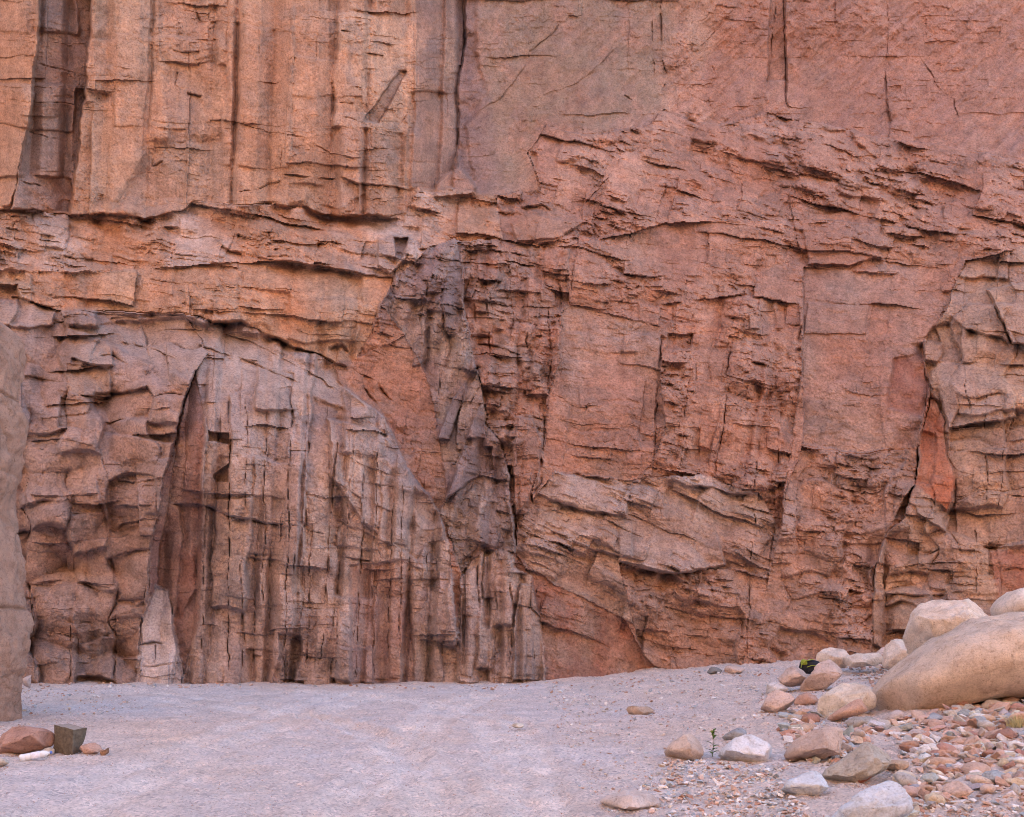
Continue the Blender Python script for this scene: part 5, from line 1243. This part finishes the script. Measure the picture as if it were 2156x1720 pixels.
# ------------------------------------------------------------------ bag behind the boulders
def build_bag():
    yb = 16.9
    g = at(1701, 1412, yb)
    g.z = min(g.z, float(ground_h(g.x, g.y)) + .05)
    top = at(1701, 1388, yb).z
    h = top - g.z
    e = empty('rucksack', g, label='black rucksack with lime yellow trim lying behind the pointed pinkish boulder', cat='rucksack')
    black = plain('black_nylon', (0.018, 0.018, 0.024), 0.6, 60, .3); lime = plain('lime_webbing', (0.26, 0.31, 0.04), 0.6, 60, .15)

    def pod(name, c, s, mat, seed, sub=3, e_=2.8):
        d, f = ICO[sub]
        k = (np.abs(d) ** e_).sum(1) ** (-1 / e_)
        P = d * k[:, None] * np.array(s) + np.array(c)
        P = P + d * (0.02 * fbm3(P * 9, 2, seed))[:, None]
        return link(bpy.data.objects.new(name, np_mesh(name, P, f, mat)), parent=e)
    pod('body', (0.04, 0, h * .48), (.20, .13, h * .5), black, 1)
    pod('front_pocket', (0.06, -.13, h * .42), (.12, .05, h * .30), black, 2)
    pod('side_panel', (-.10, -.075, h * .80), (.055, .07, h * .20), lime, 3)

    def strap(pts, w=.022):
        bm = bmesh.new(); prev = None
        for p in pts:
            p = Vector(p)
            row = [bm.verts.new(p + Vector((0, dy, dz))) for dy, dz in ((-w, -.006), (w, -.006), (w, .006), (-w, .006))]
            if prev:
                for k in range(4): bm.faces.new((prev[k], prev[(k + 1) % 4], row[(k + 1) % 4], row[k]))
            else: bm.faces.new(row)
            prev = row
        bm.faces.new(prev[::-1])
        bmesh.ops.recalc_face_normals(bm, faces=bm.faces[:])
        me = bpy.data.meshes.new('strap'); bm.to_mesh(me); bm.free(); me.materials.append(lime)
        link(bpy.data.objects.new('strap', me), parent=e)
    strap([(-.17, -.10, h * .45), (-.165, -.12, h * .7), (-.10, -.14, h * .92), (0.0, -.13, h * 1.0), (.06, -.1, h * 1.02)])
    strap([(-.08, -.17, h * .5), (0.0, -.19, h * .62), (.10, -.19, h * .60)], .012)


build_bag()


# ------------------------------------------------------------------ seedling and dry grass
def leaf_mesh(name, L, W, mat, curl=.3):
    bm = bmesh.new(); rows = []
    for k in range(6):
        t = k / 5
        w = W * math.sin(math.pi * min(0.97, 0.06 + 0.9 * t)) ** 0.8
        z = L * curl * t * (1 - t) * 1.5
        rows.append([bm.verts.new((L * t, -w, z + w * .35)), bm.verts.new((L * t, 0, z)), bm.verts.new((L * t, w, z + w * .35))])
    for a, b in zip(rows, rows[1:]):
        for k in range(2): bm.faces.new((a[k], b[k], b[k + 1], a[k + 1]))
    me = bpy.data.meshes.new(name); bm.to_mesh(me); bm.free(); me.materials.append(mat)
    return me


def build_seedling():
    g = ground_at(1499, 1593)
    e = empty('seedling', g, label='small green seedling with a bare stem beside the white mound rock', cat='plant')
    hh = 56 / F * g.y
    green = plain('seedling_leaf', (0.075, 0.135, 0.035), 0.6, 40, .3); lime = plain('young_leaf', (0.20, 0.26, 0.05), 0.6, 40, .3); st = plain('seedling_stem', (0.09, 0.13, 0.05), 0.7, 60, .2)
    bm = bmesh.new(); prev = None
    for k in range(8):
        t = k / 7; c = Vector((0.012 * math.sin(t * 3), 0.01 * t, hh * .86 * t)); r = .0042 * (1 - .5 * t)
        ring = [bm.verts.new(c + Vector((r * math.cos(a), r * math.sin(a), 0))) for a in (0, 1.26, 2.51, 3.77, 5.03)]
        if prev:
            for q in range(5): bm.faces.new((prev[q], prev[(q + 1) % 5], ring[(q + 1) % 5], ring[q]))
        prev = ring
    me = bpy.data.meshes.new('stem'); bm.to_mesh(me); bm.free(); me.materials.append(st)
    link(bpy.data.objects.new('stem', me), parent=e)
    mg = leaf_mesh('leaf', .075, .020, green); ml = leaf_mesh('leaf', .05, .017, lime); mb = leaf_mesh('leaf', .10, .016, green, .15)
    for t, az, el, m in ((.86, 20, 50, mg), (.86, 200, 55, ml), (.84, 120, 35, ml), (.84, 300, 30, mg), (.80, 70, 15, ml), (.78, 250, 20, ml), (.82, 340, 60, mg), (.66, 30, 35, mg),
                         (.45, 185, 25, mb), (.36, 20, 10, mg), (.20, 200, 20, mb), (.14, 350, 15, mg), (.10, 120, 10, mg), (.25, 290, 20, mg)):
        o = bpy.data.objects.new('leaf', m)
        o.location = (0.012 * math.sin(t * 3), 0.01 * t, hh * t)
        o.rotation_euler = (0, -R(el), R(az))
        link(o, parent=e)


build_seedling()


def build_tuft():
    g = ground_at(2142, 1530)
    rs = random.Random(8)
    vs_, fs = [], []
    for k in range(240):
        a = rs.uniform(0, 6.28); r0 = rs.uniform(0, .13); L = rs.uniform(.07, .19); ln = rs.uniform(.3, 1.2)
        bx, by = r0 * math.cos(a), r0 * math.sin(a) * .8
        dx, dy = math.cos(a + rs.uniform(-.8, .8)), math.sin(a + rs.uniform(-.8, .8))
        w = .003
        i = len(vs_)
        for t in (0, .5, 1):
            s = L * ln * t * t * .8; z = L * t * (1 - .25 * ln * t)
            ww = w * (1 - t * .8)
            vs_ += [(bx + dx * s - dy * ww, by + dy * s + dx * ww, z), (bx + dx * s + dy * ww, by + dy * s - dx * ww, z)]
        fs += [(i, i + 1, i + 3, i + 2), (i + 2, i + 3, i + 5, i + 4)]
    me = bpy.data.meshes.new('grass_tuft'); me.from_pydata(vs_, [], fs); me.update()
    me.materials.append(plain('dry_grass', (0.55, 0.49, 0.27), 0.8, 30, .35))
    o = bpy.data.objects.new('grass_tuft', me); o.location = (g.x, g.y, float(ground_h(g.x, g.y)))
    link(o, label='dry yellowish grass tuft in the scree at the right edge', cat='grass tuft')


build_tuft()

# ------------------------------------------------------------------ loose stones
PAL = {
    'pinkish brown': ((0.53, 0.375, 0.31), .40), 'reddish': ((0.43, 0.25, 0.19), .13), 'grey': ((0.46, 0.42, 0.40), .15), 'bluish grey': ((0.36, 0.385, 0.41), .10),
    'whitish': ((0.68, 0.64, 0.62), .14), 'sandy tan': ((0.58, 0.47, 0.37), .09)}
PN = list(PAL)
ZONES = [  # where, outline, number, size range (units), words
    ([(1655, 1500), (1727, 1500), (1860, 1520), (1990, 1500), (2060, 1475), (2175, 1462), (2520, 1490), (2520, 1730), (2175, 1690), (2060, 1665), (1980, 1695), (1930, 1724), (1905, 1724), (1912, 1620), (1860, 1612), (1760, 1616), (1650, 1600), (1640, 1540)], 2500, (9, 46), 'in the dense scree below the huge tan boulder'),
    ([(1905, 1690), (2175, 1650), (2175, 1730), (1880, 1730)], 110, (7, 26), 'on the sand in the lower right corner'),
    ([(1400, 1600), (1520, 1605), (1660, 1612), (1650, 1670), (1760, 1730), (1380, 1730), (1340, 1660)], 760, (5, 20), 'in the gravel before the white mound rock'),
    ([(1150, 1455), (1400, 1428), (1620, 1432), (1660, 1500), (1500, 1540), (1400, 1600), (1300, 1725), (1200, 1640)], 420, (3, 13), 'on the sandy rise below the cliff foot'),
    ([(50, 1452), (110, 1444), (290, 1472), (270, 1500), (120, 1515), (40, 1512)], 110, (3, 10), 'on the floor beside the foreground pillar'),
    ([(1690, 1398), (1800, 1398), (1880, 1405), (1860, 1470), (1850, 1500), (1700, 1475)], 170, (5, 16), 'in the gaps of the boulder heap'),
    ([(60, 1436), (500, 1440), (960, 1444), (960, 1452), (500, 1448), (60, 1446)], 90, (3, 12), 'under the pale jointed wall'),
    ([(950, 1442), (1240, 1432), (1480, 1412), (1640, 1405), (1640, 1420), (1400, 1440), (1000, 1455)], 160, (3, 10), 'along the foot of the cliff'),
]


def ground_many(u, v):
    lo = np.full(u.shape, 3.0); hi = np.full(u.shape, 40.0)
    for _ in range(40):
        y = (lo + hi) / 2
        x = (u - CU) / F * y; z = EYE + (HV - v) / F * y
        up = z > ground_h(x, y)
        lo = np.where(up, y, lo); hi = np.where(up, hi, y)
    return (u - CU) / F * lo, lo


def hull(seed, n=15, bev=True):
    rs = np.random.RandomState(seed)
    bm = bmesh.new()
    for _ in range(n):
        p = rs.normal(size=3); p /= np.linalg.norm(p)
        p *= np.array([1.0, 0.75, 0.55]) * rs.uniform(.85, 1.1)
        bm.verts.new(p)
    r = bmesh.ops.convex_hull(bm, input=bm.verts[:])
    bmesh.ops.delete(bm, geom=[g for g in r['geom_unused'] if isinstance(g, bmesh.types.BMVert)], context='VERTS')
    bmesh.ops.dissolve_limit(bm, angle_limit=R(22), verts=bm.verts[:], edges=bm.edges[:])
    if bev:
        bmesh.ops.bevel(bm, geom=bm.edges[:] + bm.verts[:], offset=.035, segments=1, affect='EDGES')
    bmesh.ops.triangulate(bm, faces=bm.faces[:])
    bmesh.ops.recalc_face_normals(bm, faces=bm.faces[:])
    bm.verts.ensure_lookup_table(); bm.verts.index_update()
    v = np.array([q.co[:] for q in bm.verts]); f = np.array([[q.index for q in p.verts] for p in bm.faces])
    bm.free()
    return v, f


MARKS = [('huge tan boulder', 1915, 1500), ('angular grey boulder', 1820, 1620), ('rough bluish white rock', 1890, 1690), ('cream stone', 1905, 1640), ('broad mauve slab', 2022, 1665), ('dark reddish wedge', 2120, 1550),
         ('dry grass tuft', 2142, 1520), ('blue grey flat stone', 2095, 1640), ('greenish grey stone', 1960, 1640), ('bright white stone', 1945, 1580), ('flat tan stone', 1890, 1612), ('wide flat slab', 1735, 1570),
         ('flat bluish white rock', 1697, 1650), ('white mound rock', 1578, 1580), ('whitish rounded boulder', 1790, 1490), ('long pink cobble', 1795, 1515), ('grey slab under the boulder nose', 1822, 1525), ('green seedling', 1498, 1585),
         ('wedge shaped mauve rock', 1640, 1495), ('pointed pinkish boulder', 1745, 1450), ('foreground pillar', 40, 1520), ('low sandy slab', 1455, 1590), ('lumpy tan boulder', 1900, 1400)]
ORD = ['nearest', 'second nearest', 'third nearest', 'fourth nearest', 'fifth nearest', 'sixth nearest', 'seventh nearest', 'eighth nearest', 'ninth nearest', 'tenth nearest', 'eleventh nearest', 'twelfth nearest']


def name_stones(todo, rec, ci):
    """each stone is told apart by its look, the landmark it lies by, and its rank in distance from it"""
    bins = {}
    for o, i, shp in todo:
        u, v = rec[i, 0], rec[i, 1]
        nm, mu, mv = min(MARKS, key=lambda m: math.hypot(m[1] - u, (m[2] - v) * 1.6))
        du, dv = u - mu, (v - mv) * 1.6
        side = ('right of' if du > 0 else 'left of') if abs(du) > abs(dv) else ('in front of' if dv > 0 else 'behind')
        bins.setdefault((PN[ci[i]], shp, side, nm), []).append((math.hypot(du, dv), o, rec[i, 3]))
    for (cn, shp, side, nm), l in bins.items():
        l.sort(key=lambda q: q[0])
        for k, (_, o, zi) in enumerate(l):
            pre = '' if len(l) == 1 else (ORD[min(k, len(ORD) - 1)] + ' ')
            nm = nm.replace('grey slab under the boulder nose', 'grey slab')
            link(o, label='%s%s %s loose stone %s the %s' % (pre, shp, cn, side, nm), cat='stone', group='loose stones ' + ZONES[int(zi)][3])


def build_stones():
    rs = np.random.RandomState(77)
    rec = []
    for zi, (poly, n, (s0, s1), words) in enumerate(ZONES):
        us = [p[0] for p in poly]; vv = [p[1] for p in poly]
        cnt = 0
        while cnt < n:
            u = rs.uniform(min(us), max(us), 4 * n); v = rs.uniform(min(vv), max(vv), 4 * n)
            ok = in_poly(u, v, poly)
            for a, b in zip(u[ok], v[ok]):
                if cnt >= n: break
                s = s0 + (s1 - s0) * rs.beta(1.4, 2.1)
                if any(in_poly(np.array([a]), np.array([b + s * .2]), o)[0] for o in OUTLINES if abs(o[0][0] - a) < 600): continue
                rec.append((a, b, s, zi)); cnt += 1
    rec = np.array(rec)
    x, y = ground_many(rec[:, 0], rec[:, 1])
    size = rec[:, 2] / F * y * 0.62
    ci = rs.choice(len(PN), len(rec), p=np.array([PAL[k][1] for k in PN]) / sum(PAL[k][1] for k in PN))
    pale = np.isin(rec[:, 3], (2, 3)) & (rs.uniform(size=len(rec)) < .45)
    ci = np.where(pale, rs.choice([PN.index('whitish'), PN.index('bluish grey'), PN.index('grey')], len(rec), p=[.5, .25, .25]), ci)
    z = ground_h(x, y)
    order = np.argsort(-(rec[:, 2] - 1000 * (rec[:, 0] > 2160)))
    protos = [hull(k, 10 + k % 5) for k in range(18)]
    meshes = []
    for k, (v, f) in enumerate(protos):
        meshes.append(np_mesh('loose_stone', v, f, M_STONE, None, False))
    for k in range(3):
        d, f = ICO[3]
        P = d * np.array([1, .8, .6]); P = P + d * (0.14 * fbm3(d * 1.6 + k * 5, 3, k))[:, None]
        meshes.append(np_mesh('loose_stone', P, f, M_STONE, None, True))
    nobj = 290
    todo = []
    for i in order[:nobj]:
        shp = rs.randint(len(meshes))
        o = bpy.data.objects.new('loose_stone', meshes[shp])
        s = size[i]
        st = np.array([1, rs.uniform(.7, 1.1), rs.uniform(.6, 1.15)])
        o.scale = tuple(s * st)
        o.location = (x[i], y[i] + s * .5, z[i] + s * rs.uniform(.12, .42))
        o.rotation_euler = (rs.normal() * .35, rs.normal() * .35, rs.uniform(0, 6.28))
        c = np.array(PAL[PN[ci[i]]][0]) * rs.uniform(.85, 1.12) * (1 + rs.normal(size=3) * .03)
        o.color = (*c, 1)
        todo.append((o, i, 'angular' if shp < len(protos) else 'rounded'))
    name_stones(todo, rec, ci)
    # the rest, and pebbles too small to pick apart
    lo = [hull(100 + k, 11, False) for k in range(10)]
    VV, FF, CC = [], [], []; off = 0

    def put(px, py, pz, s, c):
        nonlocal off
        v, f = lo[rs.randint(10)]
        a = rs.uniform(0, 6.28); ca, sa = math.cos(a), math.sin(a)
        w = v * s * np.array([1, rs.uniform(.7, 1.1), rs.uniform(.6, 1.1)])
        w = np.stack([w[:, 0] * ca - w[:, 1] * sa, w[:, 0] * sa + w[:, 1] * ca, w[:, 2] + .25 * w[:, 0] * rs.normal()], 1)
        VV.append(w + np.array([px, py, pz])); FF.append(f + off); off += len(v)
        CC.append(np.repeat(c[None], len(v), 0))
    cols = np.array([PAL[k][0] for k in PN]); pr = np.array([PAL[k][1] for k in PN]); pr = pr / pr.sum()
    for i in order[nobj:]:
        put(x[i], y[i], z[i] + size[i] * .2, size[i], cols[ci[i]] * rs.uniform(.8, 1.15))
    # grit banked against the feet of the boulders
    for oi_, ol in enumerate(OUTLINES):
        w_ = max(p[0] for p in ol) - min(p[0] for p in ol); vm = max(p[1] for p in ol)
        if vm < 1440 or w_ > 600: continue
        n_ = int(w_ * 1.1)
        pa = np.array(ol)[rs.randint(len(ol), size=n_)][:, 0]; pb = np.array(ol)[rs.randint(len(ol), size=n_)][:, 0]
        t_ = rs.uniform(size=n_); uu = pa * t_ + pb * (1 - t_); vv2 = vm - np.abs(rs.normal(size=n_)) * 5 + 5
        gx, gy = ground_many(uu, vv2); gz = ground_h(gx, gy)
        for k in range(n_):
            s_ = rs.uniform(1.5, 6.5) * rs.uniform(.4, 1) / F * gy[k] * .55
            put(gx[k], gy[k], gz[k] + s_ * .2, s_, cols[rs.choice(len(PN), p=pr)] * rs.uniform(.75, 1.1))
    # gravel: thick in the scree, thin on the wash
    for poly, n, (s0, s1) in (
        ([(1640, 1440), (1900, 1400), (2175, 1440), (2520, 1460), (2520, 1730), (1500, 1730), (1440, 1600)], 9500, (2.0, 7.0)),
        ([(1150, 1440), (1640, 1412), (1660, 1730), (1180, 1730)], 5000, (1.5, 5)),
        ([(30, 1443), (320, 1450), (300, 1520), (40, 1530)], 450, (1.6, 5)),
        ([(-20, 1445), (1200, 1445), (1300, 1735), (-20, 1735)], 7000, (1.4, 4.6)),
        ([(-20, 1560), (260, 1580), (260, 1640), (-20, 1640)], 200, (1.5, 4))):
        us = [p[0] for p in poly]; vv = [p[1] for p in poly]
        u = rs.uniform(min(us), max(us), 3 * n); v = rs.uniform(min(vv), max(vv), 3 * n)
        cl = perlin((u / 90).astype(f32), (v / 40).astype(f32), 71) + 0.3 * rs.normal(size=len(u))
        ok = in_poly(u, v, poly) & (cl > -0.25)
        u, v = u[ok][:n], v[ok][:n]
        gx, gy = ground_many(u, v); gz = ground_h(gx, gy)
        s = (s0 + (s1 - s0) * rs.power(.45, len(u))) / F * gy * .5
        cc = rs.choice(len(PN), len(u), p=pr)
        for k in range(len(u)):
            put(gx[k], gy[k], gz[k] + s[k] * .15, s[k], cols[cc[k]] * rs.uniform(.75, 1.15))
    me = np_mesh('gravel', np.concatenate(VV), np.concatenate(FF), M_PEB, np.concatenate(CC), False)
    link(bpy.data.objects.new('gravel', me), kind='stuff', label='fine mixed gravel strewn over the canyon floor and scree')


build_stones()
